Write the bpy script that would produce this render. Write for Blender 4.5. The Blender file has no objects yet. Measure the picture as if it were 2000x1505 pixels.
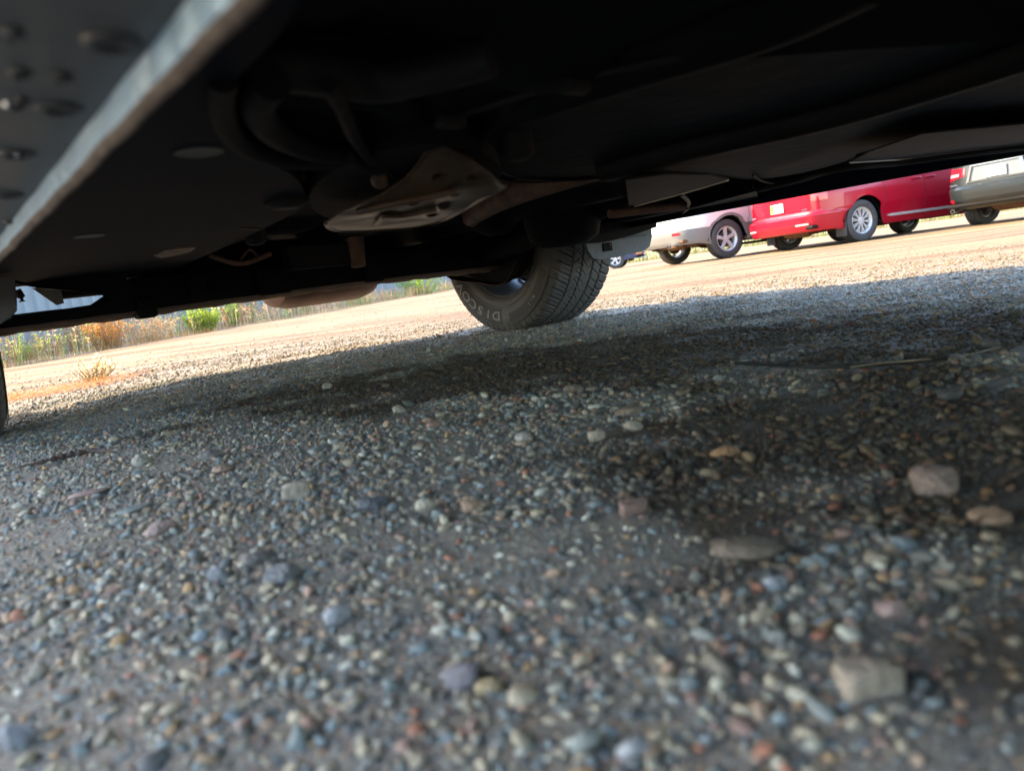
import bpy, bmesh, math, random
import numpy as np
from mathutils import Vector, Matrix, noise
from mathutils.geometry import tessellate_polygon
random.seed(7); RNG = np.random.default_rng(11)
scene = bpy.context.scene
COL = scene.collection
PI = math.pi

# ------------------------------------------------------------------ camera
F_PX, CAM_H = 1388.0, 0.21
ROLL, PITCH = math.radians(7.9), math.radians(8.6)
fwd = Vector((0, math.cos(PITCH), -math.sin(PITCH)))
r0 = Vector((1, 0, 0)); u0 = r0.cross(fwd)
CR = math.cos(ROLL)*r0 - math.sin(ROLL)*u0
CU = math.sin(ROLL)*r0 + math.cos(ROLL)*u0
cam_d = bpy.data.cameras.new('camera'); cam = bpy.data.objects.new('camera', cam_d); COL.objects.link(cam)
M = Matrix((CR, CU, -fwd)).transposed().to_4x4(); M.translation = (0, 0, CAM_H)
cam.matrix_world = M
cam_d.sensor_width = 36.0; cam_d.lens = F_PX/2000*36
cam_d.clip_start = 0.01; cam_d.clip_end = 2000
cam_d.dof.use_dof = True; cam_d.dof.focus_distance = 2.75; cam_d.dof.aperture_fstop = 5.0
scene.camera = cam
# ------------------------------------------------------------------ sky, sun, exposure
SUN_AZ, SUN_EL = math.radians(-75), math.radians(36.5)
w = bpy.data.worlds.new('World'); scene.world = w; w.use_nodes = True
nt = w.node_tree; bg = nt.nodes['Background']
sk = nt.nodes.new('ShaderNodeTexSky'); sk.sky_type = 'NISHITA'; sk.sun_disc = False
sk.sun_elevation = SUN_EL; sk.sun_rotation = SUN_AZ % (2*PI); sk.dust_density = 1.0; sk.ozone_density = .7
nt.links.new(sk.outputs[0], bg.inputs[0]); bg.inputs[1].default_value = 0.15
sl = bpy.data.lights.new('sun', 'SUN'); sl.energy = 2.1; sl.angle = math.radians(0.5); sl.color = (1.0, 0.77, 0.44)
so = bpy.data.objects.new('sun', sl); COL.objects.link(so)
SD = Vector((math.sin(SUN_AZ)*math.cos(SUN_EL), math.cos(SUN_AZ)*math.cos(SUN_EL), math.sin(SUN_EL)))
so.rotation_euler = SD.to_track_quat('Z', 'Y').to_euler(); so.location = SD*50
vs = scene.view_settings; vs.view_transform = 'Standard'; vs.look = 'None'; vs.gamma = 1; vs.exposure = 2.85
scene.render.engine = 'CYCLES'
scene.cycles.max_bounces = 10; scene.cycles.diffuse_bounces = 5

# ------------------------------------------------------------------ pixel of the photograph -> point at a known height
def at(u, v, z=0.0):
    d = (u-1000)*CR + (752.5-v)*CU + F_PX*fwd
    return Vector((0, 0, CAM_H)) + d*((z-CAM_H)/d.z)
AZ = math.radians(40)
FY = Vector((math.cos(AZ), math.sin(AZ), 0)); FX = Vector((math.sin(AZ), -math.cos(AZ), 0))
OWN = .995*FY - 2.2*FX                      # rear axle centre of the vehicle overhead
def car(u, v, x=None, y=None, z=None):     # pixel -> local point of that vehicle on a plane x=, y= or z=
    d = (u-1000)*CR + (752.5-v)*CU + F_PX*fwd; o = Vector((0, 0, CAM_H))
    if z is not None: t = (z-CAM_H)/d.z
    elif x is not None: t = (x-(o-OWN).dot(FX))/d.dot(FX)
    else: t = (y-(o-OWN).dot(FY))/d.dot(FY)
    q = o+d*t-OWN
    return Vector((q.dot(FX), q.dot(FY), q.z))

# ------------------------------------------------------------------ materials
def mat(name, col, rough=.5, metal=0, var=0.0, vscale=8, col2=None, bump=0, bscale=60, coat=0, spec=.5, trans=0):
    m = bpy.data.materials.new(name); m.use_nodes = True; n = m.node_tree; b = n.nodes['Principled BSDF']
    b.inputs['Base Color'].default_value = (*col, 1); b.inputs['Roughness'].default_value = rough
    b.inputs['Metallic'].default_value = metal; b.inputs['Coat Weight'].default_value = coat
    b.inputs['Coat Roughness'].default_value = .06; b.inputs['Specular IOR Level'].default_value = spec
    tc = n.nodes.new('ShaderNodeTexCoord')
    if var or col2:
        t = n.nodes.new('ShaderNodeTexNoise'); t.inputs['Scale'].default_value = vscale; t.inputs['Detail'].default_value = 6
        t.inputs['Roughness'].default_value = .65
        n.links.new(tc.outputs['Object'], t.inputs['Vector'])
        r = n.nodes.new('ShaderNodeValToRGB'); r.color_ramp.elements[0].position = .35; r.color_ramp.elements[1].position = .68
        c2 = col2 or tuple(c*(1-var) for c in col)
        r.color_ramp.elements[0].color = (*col, 1); r.color_ramp.elements[1].color = (*c2, 1)
        n.links.new(t.outputs[0], r.inputs[0]); n.links.new(r.outputs[0], b.inputs['Base Color'])
    if bump:
        t = n.nodes.new('ShaderNodeTexNoise'); t.inputs['Scale'].default_value = bscale; t.inputs['Detail'].default_value = 5
        n.links.new(tc.outputs['Object'], t.inputs['Vector'])
        bb = n.nodes.new('ShaderNodeBump'); bb.inputs['Strength'].default_value = bump; bb.inputs['Distance'].default_value = .01
        n.links.new(t.outputs[0], bb.inputs['Height']); n.links.new(bb.outputs[0], b.inputs['Normal'])
    if trans:
        tr = n.nodes.new('ShaderNodeBsdfTranslucent'); tr.inputs[0].default_value = (*[min(1, c*1.6) for c in col], 1)
        mx = n.nodes.new('ShaderNodeMixShader'); mx.inputs[0].default_value = trans
        out = n.nodes['Material Output']
        n.links.new(b.outputs[0], mx.inputs[1]); n.links.new(tr.outputs[0], mx.inputs[2]); n.links.new(mx.outputs[0], out.inputs[0])
    return m
MT = dict(
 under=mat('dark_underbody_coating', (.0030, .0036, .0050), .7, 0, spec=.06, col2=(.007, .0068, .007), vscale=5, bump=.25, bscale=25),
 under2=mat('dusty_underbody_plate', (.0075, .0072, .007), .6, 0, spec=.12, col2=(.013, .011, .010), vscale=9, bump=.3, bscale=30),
 zinc=mat('zinc_flange_sky_tint', (.22, .36, .50), .38, .2, col2=(.17, .25, .34), vscale=30, bump=.35, bscale=45),  # zinc grey with bluish sky light put into its colour
 rust=mat('rusty_steel', (.17, .085, .045), .75, .2, col2=(.06, .035, .026), vscale=20, bump=.5, bscale=70),
 rustedge=mat('rusty_edge_sealer', (.13, .09, .065), .7, 0, col2=(.055, .035, .028), vscale=45, bump=.6, bscale=90),
 under3=mat('grey_undercoat', (.03, .032, .034), .6, 0, var=.4, vscale=12, bump=.3, bscale=30),
 lip=mat('lit_rusty_lip', (.30, .19, .11), .7, 0, col2=(.12, .07, .045), vscale=30, bump=.5, bscale=80),  # rust brown, made paler to stand for warm light off the ground
 bracket=mat('satin_pressed_steel', (.085, .047, .02), .38, .25, spec=.35, col2=(.022, .015, .01), vscale=16, bump=.3, bscale=18),
 shield=mat('heat_shield_metal', (.013, .011, .0085), .65, .1, spec=.1, col2=(.016, .014, .012), vscale=7, bump=.2, bscale=12),
 edge=mat('golden_edge_glint', (.85, .74, .55), .3, .9),  # golden colour stands for sunlit ground mirrored in the edge
 beige=mat('beige_primer_bracket', (.48, .42, .33), .6, 0, var=.2, vscale=10),
 clad=mat('black_satin_cladding', (.035, .037, .04), .38, 0, col2=(.05, .049, .047), vscale=4, bump=.12, bscale=20),
 plug=mat('rubber_plug', (.012, .012, .013), .45),
 chrome=mat('bright_chrome', (.75, .76, .78), .15, 1),
 tyre=mat('tyre_rubber', (.036, .036, .036), .72, 0, col2=(.058, .053, .048), vscale=7, bump=.15, bscale=90),
 tyre_own=mat('tyre_rubber_near', (.052, .051, .050), .68, 0, col2=(.085, .078, .07), vscale=6, bump=.12, bscale=120),
 band=mat('tyre_dark_band', (.018, .018, .018), .7),
 letter=mat('tyre_raised_letters', (.15, .147, .14), .55, 0, var=.3, vscale=60),
 rim=mat('silver_alloy', (.60, .58, .56), .35, .3, var=.25, vscale=15),
 rimdark=mat('dark_grey_wheel_barrel', (.17, .17, .17), .4, .6, var=.3),  # dark grey alloy of the wheel barrel and spokes
 brake=mat('brake_iron', (.05, .045, .04), .6, .5, var=.3),
 flap=mat('grey_mud_flap', (.075, .086, .10), .6, 0, spec=.3, col2=(.05, .056, .064), vscale=6, bump=.2, bscale=40),
 own=mat('dark_navy_car_paint', (.012, .016, .03), .28, .2, coat=1),
 white=mat('silver_white_paint', (.62, .60, .58), .35, .25, coat=.7),
 wclad=mat('taupe_grey_cladding', (.17, .16, .145), .55, 0, var=.15, vscale=3),
 red=mat('ruby_red_paint', (.34, .0015, .016), .32, .05, coat=.5, spec=.3),
 grey=mat('grey_green_metallic_paint', (.018, .024, .026), .34, .2, coat=.35),
 recess=mat('pale_plate_recess', (.22, .235, .225), .3, .3, coat=.5),  # plate recess in a paler tone than the body
 blue=mat('blue_paint', (.025, .07, .16), .3, .2, coat=1),
 glass=mat('dark_window_glass', (.01, .012, .014), .04, 0, spec=.8),
 lamp=mat('red_lamp_lens', (.55, .01, .02), .12, 0, coat=1),
 lampc=mat('clear_lamp_lens', (.6, .56, .54), .1, .2, coat=1),
 seam=mat('panel_gap_shadow_seal', (.01, .01, .01), .7),
 plate=mat('white_number_plate', (.75, .74, .68), .4),
 plate_y=mat('yellow_plate_panel', (.75, .6, .05), .4),
 plate_b=mat('cyan_plate_header', (.25, .6, .65), .4),
 siding=mat('pale_blue_metal_siding', (.17, .20, .225), .5, .2, var=.2, vscale=1.5),
)
# ------------------------------------------------------------------ mesh helpers
def tag(o, label=None, cat=None, group=None, kind=None):
    if label: o['label'] = label
    if cat: o['category'] = cat
    if group: o['group'] = group
    if kind: o['kind'] = kind
    return o
def obj(name, vf, mats, parent=None, smooth=False, loc=None, rot=None, idx=None, auto=None):
    v, f = vf
    me = bpy.data.meshes.new(name); me.from_pydata([tuple(p) for p in v], [], [tuple(q) for q in f]); me.update()
    for mm in (mats if isinstance(mats, (list, tuple)) else [mats]): me.materials.append(mm)
    if idx is not None: me.polygons.foreach_set('material_index', idx)
    if smooth or auto: me.polygons.foreach_set('use_smooth', [True]*len(me.polygons))
    if auto:
        bm = bmesh.new(); bm.from_mesh(me); bmesh.ops.remove_doubles(bm, verts=bm.verts, dist=1e-5)
        bmesh.ops.dissolve_degenerate(bm, edges=bm.edges, dist=1e-5)
        for e in bm.edges:
            if len(e.link_faces) == 2 and e.calc_face_angle(0) > math.radians(auto): e.smooth = False
        bm.to_mesh(me); bm.free()
    o = bpy.data.objects.new(name, me); COL.objects.link(o)
    if loc is not None: o.location = loc
    if rot is not None: o.rotation_euler = rot
    if parent: o.parent = parent
    return o
def empty(name, loc, rz=0, parent=None):
    o = bpy.data.objects.new(name, None); COL.objects.link(o); o.empty_display_size = .1
    o.location = loc; o.rotation_euler = (0, 0, rz)
    if parent: o.parent = parent
    return o
def join(*parts):
    V, Fc = [], []
    for v, f in parts:
        k = len(V); V += [tuple(p) for p in v]; Fc += [tuple(i+k for i in q) for q in f]
    return V, Fc
def box(c, s, rz=0):
    c = Vector(c); R = Matrix.Rotation(rz, 3, 'Z'); v = []
    for z in (-.5, .5):
        for x, y in ((-.5, -.5), (.5, -.5), (.5, .5), (-.5, .5)):
            v.append(c+R @ Vector((x*s[0], y*s[1], z*s[2])))
    return v, [(0, 3, 2, 1), (4, 5, 6, 7), (0, 1, 5, 4), (1, 2, 6, 5), (2, 3, 7, 6), (3, 0, 4, 7)]
def tube(pts, r, n=10, cap=True):
    pts = [Vector(p) for p in pts]; v, f = [], []
    rs = r if isinstance(r, (list, tuple)) else [r]*len(pts)
    up = Vector((0, 0, 1))
    for i, p in enumerate(pts):
        t = (pts[min(i+1, len(pts)-1)]-pts[max(i-1, 0)]).normalized()
        a = t.cross(up)
        if a.length < 1e-3: a = t.cross(Vector((1, 0, 0)))
        a.normalize(); b = t.cross(a)
        for k in range(n):
            q = 2*PI*k/n; v.append(p+(a*math.cos(q)+b*math.sin(q))*rs[i])
    for i in range(len(pts)-1):
        for k in range(n):
            f.append((i*n+k, i*n+(k+1) % n, (i+1)*n+(k+1) % n, (i+1)*n+k))
    if cap: f += [tuple(range(n-1, -1, -1)), tuple((len(pts)-1)*n+k for k in range(n))]
    return v, f
def curve(pts, k=6):
    P = [Vector(p) for p in pts]; out = []
    for i in range(len(P)-1):
        a, b, c, d = P[max(i-1, 0)], P[i], P[i+1], P[min(i+2, len(P)-1)]
        for j in range(k):
            t = j/k
            out.append(.5*((2*b)+(c-a)*t+(2*a-5*b+4*c-d)*t*t+(3*b-a-3*c+d)*t**3))
    return out+[P[-1]]
def lathe(prof, n=48, axis='y', closed=False):
    v, f = [], []
    for k in range(n):
        a = 2*PI*k/n; c, s = math.cos(a), math.sin(a)
        for (h, r) in prof:
            v.append((r*c, h, r*s) if axis == 'y' else ((r*c, r*s, h) if axis == 'z' else (h, r*c, r*s)))
    m = len(prof)
    for k in range(n):
        k2 = (k+1) % n
        for j in range(m-1+(1 if closed else 0)):
            f.append((k*m+j, k*m+(j+1) % m, k2*m+(j+1) % m, k2*m+j))
    return v, f
def move(vf, d, sc=(1, 1, 1)):
    d = Vector(d); return [Vector((p[0]*sc[0], p[1]*sc[1], p[2]*sc[2]))+d for p in vf[0]], vf[1]
def slab(poly, off, holes=()):            # flat polygon (list of 3D points) with thickness vector off and true holes
    loops = [[Vector(p) for p in poly]]+[[Vector(p) for p in h] for h in holes]
    v = [p for l in loops for p in l]; n = len(v); off = Vector(off)
    tris = tessellate_polygon(loops)
    f = [tuple(t) for t in tris]+[tuple(i+n for i in reversed(t)) for t in tris]
    k = 0
    for l in loops:
        m = len(l)
        for i in range(m): f.append((k+i, k+(i+1) % m, n+k+(i+1) % m, n+k+i))
        k += m
    return v+[p+off for p in v], f
def bevel(o, wd=.003, seg=2):
    m = o.modifiers.new('b', 'BEVEL'); m.width = wd; m.segments = seg; m.limit_method = 'ANGLE'; return o
def interp(x, pts):
    if x <= pts[0][0]: return pts[0][1]
    for (a, b), (c, d) in zip(pts, pts[1:]):
        if x <= c:
            t = (x-a)/(c-a); return b+(d-b)*t
    return pts[-1][1]

# ------------------------------------------------------------------ ground
def gz(x, y):
    r = math.hypot(x, y)
    k = min(1, r/1.0)*.5+.2
    z = .004*math.sin(3.1*x+1.7*y+.4)+.003*math.sin(7.3*x-4.1*y)+.0025*math.sin(11*y+2.2*x+1)
    if r > 6: z += min(.012, (r-6)*.002)*math.sin(.9*x+.5*y)
    return z*k
def damp_shade_mask(n):        # 0..1: damp soil plus painted under-car shade, ragged outline, in world metres
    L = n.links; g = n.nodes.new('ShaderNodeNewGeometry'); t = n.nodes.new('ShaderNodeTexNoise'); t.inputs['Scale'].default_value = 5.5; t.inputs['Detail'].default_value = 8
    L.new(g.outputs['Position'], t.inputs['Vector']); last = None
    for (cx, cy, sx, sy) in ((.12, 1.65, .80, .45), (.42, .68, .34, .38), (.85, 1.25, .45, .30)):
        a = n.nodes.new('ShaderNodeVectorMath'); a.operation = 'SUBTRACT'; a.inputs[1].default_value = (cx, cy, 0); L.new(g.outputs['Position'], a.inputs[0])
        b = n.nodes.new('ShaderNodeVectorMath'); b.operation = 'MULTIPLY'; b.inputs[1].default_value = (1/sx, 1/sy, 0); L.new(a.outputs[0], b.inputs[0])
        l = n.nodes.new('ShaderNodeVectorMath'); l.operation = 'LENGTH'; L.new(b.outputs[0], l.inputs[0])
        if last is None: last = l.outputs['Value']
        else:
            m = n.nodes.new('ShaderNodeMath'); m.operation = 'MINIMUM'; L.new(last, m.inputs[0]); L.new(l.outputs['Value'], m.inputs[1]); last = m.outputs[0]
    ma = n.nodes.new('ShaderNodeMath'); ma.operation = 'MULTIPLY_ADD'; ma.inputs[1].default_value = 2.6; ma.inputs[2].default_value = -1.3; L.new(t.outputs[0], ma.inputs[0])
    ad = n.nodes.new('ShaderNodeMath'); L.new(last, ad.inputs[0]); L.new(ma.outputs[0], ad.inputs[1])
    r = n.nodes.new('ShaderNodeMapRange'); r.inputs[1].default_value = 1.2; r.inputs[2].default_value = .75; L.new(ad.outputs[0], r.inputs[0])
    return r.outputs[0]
def damp_shade(n, col, bsdf, amt):  # darkens the colour for damp soil and for shade under the car
    m = damp_shade_mask(n); k = n.nodes.new('ShaderNodeMath'); k.operation = 'MULTIPLY'; k.inputs[1].default_value = amt; n.links.new(m, k.inputs[0])
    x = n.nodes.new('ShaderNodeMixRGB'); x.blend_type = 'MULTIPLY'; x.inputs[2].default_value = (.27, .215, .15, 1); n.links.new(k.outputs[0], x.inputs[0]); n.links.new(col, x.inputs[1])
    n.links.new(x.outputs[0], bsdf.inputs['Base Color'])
def ground_material():
    m = bpy.data.materials.new('dusty_gravel_ground'); m.use_nodes = True; n = m.node_tree; L = n.links
    b = n.nodes['Principled BSDF']; b.inputs['Roughness'].default_value = .75; b.inputs['Specular IOR Level'].default_value = .45
    tc = n.nodes.new('ShaderNodeTexCoord')
    def noisef(scale, detail=6, rough=.6):
        t = n.nodes.new('ShaderNodeTexNoise'); t.inputs['Scale'].default_value = scale; t.inputs['Detail'].default_value = detail
        t.inputs['Roughness'].default_value = rough; L.new(tc.outputs['Object'], t.inputs['Vector']); return t
    def ramp(src, stops, interp='LINEAR'):
        r = n.nodes.new('ShaderNodeValToRGB'); r.color_ramp.interpolation = interp
        e = r.color_ramp.elements
        while len(e) < len(stops): e.new(.5)
        for q, (p, c) in zip(e, stops): q.position = p; q.color = (*c, 1)
        L.new(src, r.inputs[0]); return r
    def mix(fac, a, b2, mode='MIX'):
        x = n.nodes.new('ShaderNodeMixRGB'); x.blend_type = mode
        for i, s in ((0, fac), (1, a), (2, b2)):
            if isinstance(s, (int, float)): x.inputs[i].default_value = s
            elif isinstance(s, tuple): x.inputs[i].default_value = (*s, 1)
            else: L.new(s, x.inputs[i])
        return x.outputs[0]
    fine = ramp(noisef(420, 5, .75).outputs[0], [(.32, (.20, .18, .135)), (.5, (.38, .345, .265)), (.68, (.56, .515, .41))])
    vo = n.nodes.new('ShaderNodeTexVoronoi'); vo.inputs['Scale'].default_value = 330; L.new(tc.outputs['Object'], vo.inputs['Vector'])
    sp = n.nodes.new('ShaderNodeSeparateColor'); L.new(vo.outputs['Color'], sp.inputs[0])
    cell = ramp(sp.outputs[0], [(0, (.15, .15, .15)), (.2, (.30, .285, .26)), (.4, (.42, .38, .31)), (.55, (.22, .24, .25)), (.7, (.44, .34, .26)), (.85, (.54, .51, .45)), (.95, (.40, .21, .11))], 'CONSTANT')
    near = mix(.55, fine.outputs[0], cell.outputs[0])
    big = ramp(noisef(.55, 5).outputs[0], [(.36, (.255, .165, .078)), (.62, (.335, .23, .115))])
    spk = ramp(noisef(28, 6, .75).outputs[0], [(.42, (.78, .76, .74)), (.58, (1.08, 1.06, 1.03))])
    far = mix(1.0, big.outputs[0], spk.outputs[0], 'MULTIPLY')
    # bands of darker damp soil and wheel ruts in the yard
    rut = n.nodes.new('ShaderNodeTexNoise'); rut.inputs['Scale'].default_value = .8; rut.inputs['Detail'].default_value = 7
    mp = n.nodes.new('ShaderNodeMapping'); mp.inputs['Scale'].default_value = (.35, 1.8, 1); mp.inputs['Rotation'].default_value = (0, 0, math.radians(20))
    L.new(tc.outputs['Object'], mp.inputs[0]); L.new(mp.outputs[0], rut.inputs['Vector'])
    rr = ramp(rut.outputs[0], [(.47, (1, 1, 1)), (.62, (.62, .48, .34))])
    far = mix(1.0, far, rr.outputs[0], 'MULTIPLY')
    # blend by world distance from the parked vehicle
    vl = n.nodes.new('ShaderNodeVectorMath'); vl.operation = 'LENGTH'; L.new(tc.outputs['Object'], vl.inputs[0])
    mr = n.nodes.new('ShaderNodeMapRange'); mr.inputs[1].default_value = 2.7; mr.inputs[2].default_value = 4.6
    L.new(vl.outputs['Value'], mr.inputs[0])
    pt = ramp(noisef(5.5, 5, .6).outputs[0], [(.42, (1, 1, 1)), (.6, (.75, .70, .62))])
    near = mix(1.0, near, pt.outputs[0], 'MULTIPLY'); soil = ramp(noisef(2.2, 4, .6).outputs[0], [(.45, (0, 0, 0)), (.6, (1, 1, 1))])
    near = mix(soil.outputs[0], near, mix(.35, fine.outputs[0], cell.outputs[0]))
    c = mix(mr.outputs[0], near, far)
    damp_shade(n, c, b, 1.0)
    bn = noisef(300, 6, .8)
    bu = n.nodes.new('ShaderNodeBump'); bu.inputs['Strength'].default_value = 1.0; bu.inputs['Distance'].default_value = .006
    L.new(bn.outputs[0], bu.inputs['Height']); L.new(bu.outputs[0], b.inputs['Normal'])
    return m
def ground():
    def axis(n, near, farr):
        t = np.linspace(-1, 1, n); return np.sign(t)*(near*np.abs(t)+(farr-near)*np.abs(t)**7)
    xs = axis(260, 6, 400); ys = axis(260, 8, 400)+3
    V = [(x, y, gz(x, y)) for y in ys for x in xs]; n = 260
    Fc = [(j*n+i, j*n+i+1, (j+1)*n+i+1, (j+1)*n+i) for j in range(n-1) for i in range(n-1)]
    o = obj('ground', (V, Fc), ground_material(), smooth=True); tag(o, kind='structure'); return o
ground()

# ------------------------------------------------------------------ pebbles
def rock(seed, sub=2, flat=.7, angular=.5, amp=.16):
    bm = bmesh.new(); bmesh.ops.create_icosphere(bm, subdivisions=sub, radius=1)
    rn = random.Random(seed); off = Vector((rn.random()*50, rn.random()*50, rn.random()*50))
    planes = []
    for i in range(int(3+9*angular)):
        p = Vector((rn.gauss(0, 1), rn.gauss(0, 1), rn.gauss(0, 1))).normalized(); planes.append((p, rn.uniform(.58, .9)-(.10 if angular > .55 else 0)))
    if sub > 2 and angular > .7:
        planes += [(Vector((sx*(a == 0), sx*(a == 1), sx*(a == 2)))+Vector((rn.uniform(-.2, .2), rn.uniform(-.2, .2), rn.uniform(-.2, .2))), .60) for a in range(3) for sx in (-1, 1)]
        planes = [(q.normalized(), d) for q, d in planes]
    for v in bm.verts:
        p = v.co.copy()
        for q, d in planes:
            k = p.dot(q)
            if k > d: p -= q*(k-d)*.92
        p *= 1+amp*noise.noise(p*1.3+off)+amp*.35*noise.noise(p*3.7+off)
        v.co = p
    ax, ay = rn.uniform(.8, 1.25), rn.uniform(.7, 1.0)
    for v in bm.verts: v.co = Vector((v.co.x*ax, v.co.y*ay, v.co.z*flat*rn.uniform(.98, 1.02)))
    V = [v.co.copy() for v in bm.verts]; Fc = [tuple(x.index for x in f.verts) for f in bm.faces]; bm.free()
    return V, Fc
PAL = [(.0, (.06, .07, .08)), (.07, (.115, .145, .16)), (.17, (.21, .225, .225)), (.27, (.17, .145, .115)), (.36, (.31, .255, .185)), (.46, (.38, .31, .225)),
       (.55, (.085, .08, .07)), (.61, (.34, .215, .145)), (.68, (.165, .21, .245)), (.77, (.26, .15, .125)), (.83, (.38, .35, .29)), (.92, (.36, .21, .09)), (.955, (.50, .475, .42)), (.98, (.30, .10, .05))]
def pebble_material(name, dust):
    m = bpy.data.materials.new(name); m.use_nodes = True; n = m.node_tree; L = n.links
    b = n.nodes['Principled BSDF']; b.inputs['Specular IOR Level'].default_value = .4
    oi = n.nodes.new('ShaderNodeObjectInfo'); r = n.nodes.new('ShaderNodeValToRGB'); r.color_ramp.interpolation = 'CONSTANT'
    e = r.color_ramp.elements
    while len(e) < len(PAL): e.new(.5)
    for q, (p, c) in zip(e, PAL): q.position = p; q.color = (c[0], c[1]*1.03, c[2]*.93, 1)
    L.new(oi.outputs['Random'], r.inputs[0])
    tc = n.nodes.new('ShaderNodeTexCoord'); t = n.nodes.new('ShaderNodeTexNoise'); t.inputs['Scale'].default_value = 2.5; t.inputs['Detail'].default_value = 6
    L.new(tc.outputs['Object'], t.inputs['Vector'])
    r2 = n.nodes.new('ShaderNodeValToRGB'); r2.color_ramp.elements[0].position = .3; r2.color_ramp.elements[1].position = .7
    r2.color_ramp.elements[0].color = (.72, .7, .68, 1); r2.color_ramp.elements[1].color = (1.12, 1.1, 1.06, 1); L.new(t.outputs[0], r2.inputs[0])
    x = n.nodes.new('ShaderNodeMixRGB'); x.blend_type = 'MULTIPLY'; x.inputs[0].default_value = 1
    L.new(r.outputs[0], x.inputs[1]); L.new(r2.outputs[0], x.inputs[2])
    # settled dust
    g = n.nodes.new('ShaderNodeNewGeometry'); d = n.nodes.new('ShaderNodeMixRGB'); d.inputs[0].default_value = dust
    L.new(x.outputs[0], d.inputs[1]); d.inputs[2].default_value = (.25, .175, .10, 1) if dust > .5 else (.37, .34, .285, 1)
    damp_shade(n, d.outputs[0], b, .95)
    mr = n.nodes.new('ShaderNodeMapRange'); mr.inputs[3].default_value = .62; mr.inputs[4].default_value = .92
    L.new(t.outputs[0], mr.inputs[0]); L.new(mr.outputs[0], b.inputs['Roughness'])
    return m
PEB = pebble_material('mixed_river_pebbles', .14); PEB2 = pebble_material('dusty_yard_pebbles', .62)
def gravel(name, layers, sub, pm, label):
    P, S, R, I = [], [], [], []
    for (r1, r2, a1, a2, dens, s1, s2) in layers:
        area = .5*(r2*r2-r1*r1)*math.radians(a2-a1); n = int(area*dens)
        rad = np.sqrt(RNG.uniform(r1*r1, r2*r2, n)); az = np.radians(RNG.uniform(a1, a2, n))
        x = rad*np.sin(az); y = rad*np.cos(az)
        s = s1*(s2/s1)**(RNG.random(n)**1.9)
        cl = np.array([noise.noise(Vector((a*6.5, b*6.5, 3))) for a, b in zip(x, y)]) if n < 400000 else 0
        s = s*(1+.4*cl)
        kp = RNG.random(n) < np.clip(.9+.7*cl, .6, 1)
        x, y, s = x[kp], y[kp], s[kp]; n = len(x)
        z = np.array([gz(a, b) for a, b in zip(x, y)])+s*RNG.uniform(-.28, .4, n)
        P.append(np.stack([x, y, z], 1))
        S.append(np.stack([s*RNG.uniform(.75, 1.35, n), s*RNG.uniform(.75, 1.1, n), s*RNG.uniform(.65, 1.1, n)], 1))
        R.append(np.stack([RNG.normal(0, .35, n), RNG.normal(0, .35, n), RNG.uniform(0, 6.28, n)], 1))
        I.append(RNG.integers(0, 10, n))
    P = np.concatenate(P); S = np.concatenate(S); R = np.concatenate(R); I = np.concatenate(I)
    me = bpy.data.meshes.new(name); me.vertices.add(len(P)); me.vertices.foreach_set('co', P.astype(np.float32).ravel())
    for nm, ty, arr in (('scl', 'FLOAT_VECTOR', S), ('rot', 'FLOAT_VECTOR', R)):
        a = me.attributes.new(nm, ty, 'POINT'); a.data.foreach_set('vector', arr.astype(np.float32).ravel())
    a = me.attributes.new('var', 'INT', 'POINT'); a.data.foreach_set('value', I.astype(np.int32))
    o = bpy.data.objects.new(name, me); COL.objects.link(o)
    ng = bpy.data.node_groups.new(name, 'GeometryNodeTree')
    ng.interface.new_socket('Geometry', in_out='INPUT', socket_type='NodeSocketGeometry')
    ng.interface.new_socket('Geometry', in_out='OUTPUT', socket_type='NodeSocketGeometry')
    N = ng.nodes; L = ng.links; gi = N.new('NodeGroupInput'); go = N.new('NodeGroupOutput')
    jn = N.new('GeometryNodeJoinGeometry')
    for k in range(10):
        vf = rock(k*7+3, sub, flat=[.55, .7, .8, .45, .65, .6, .85, .5, .7, .75][k], angular=[.2, .9, .6, 1, .5, .8, .3, 1, .7, .9][k], amp=.26)
        rm = bpy.data.meshes.new('pebble_shape'); rm.from_pydata(vf[0], [], vf[1]); rm.materials.append(pm)
        rm.polygons.foreach_set('use_smooth', [True]*len(rm.polygons))
        ro = bpy.data.objects.new('pebble_shape', rm)
        q = N.new('GeometryNodeObjectInfo'); q.inputs['Object'].default_value = ro; q.inputs['As Instance'].default_value = True
        L.new(q.outputs['Geometry'], jn.inputs[0])
    ip = N.new('GeometryNodeInstanceOnPoints'); ip.inputs['Pick Instance'].default_value = True
    def attr(nm, ty):
        a = N.new('GeometryNodeInputNamedAttribute'); a.data_type = ty; a.inputs[0].default_value = nm; return a.outputs[0]
    L.new(gi.outputs[0], ip.inputs['Points']); L.new(jn.outputs[0], ip.inputs['Instance'])
    L.new(attr('var', 'INT'), ip.inputs['Instance Index']); L.new(attr('scl', 'FLOAT_VECTOR'), ip.inputs['Scale'])
    er = N.new('FunctionNodeEulerToRotation'); L.new(attr('rot', 'FLOAT_VECTOR'), er.inputs[0]); L.new(er.outputs[0], ip.inputs['Rotation'])
    L.new(ip.outputs[0], go.inputs[0])
    md = o.modifiers.new('scatter', 'NODES'); md.node_group = ng
    me.materials.append(pm)
    tag(o, label, 'gravel', kind='stuff'); return o
gravel('gravel', [(.13, 1.0, -75, 75, 42000, .0013, .0060), (.13, 1.2, -75, 75, 380, .006, .0095), (.13, .62, -72, 72, 70000, .0007, .0016), (.62, 1.3, -66, 66, 32000, .0010, .0018),
                  (1.0, 3.0, -68, 66, 21000, .0019, .0064), (1.0, 3.0, -68, 66, 420, .006, .0105)], 2, PEB, 'mixed grey, tan and pink pebbles covering the shaded ground')
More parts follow.
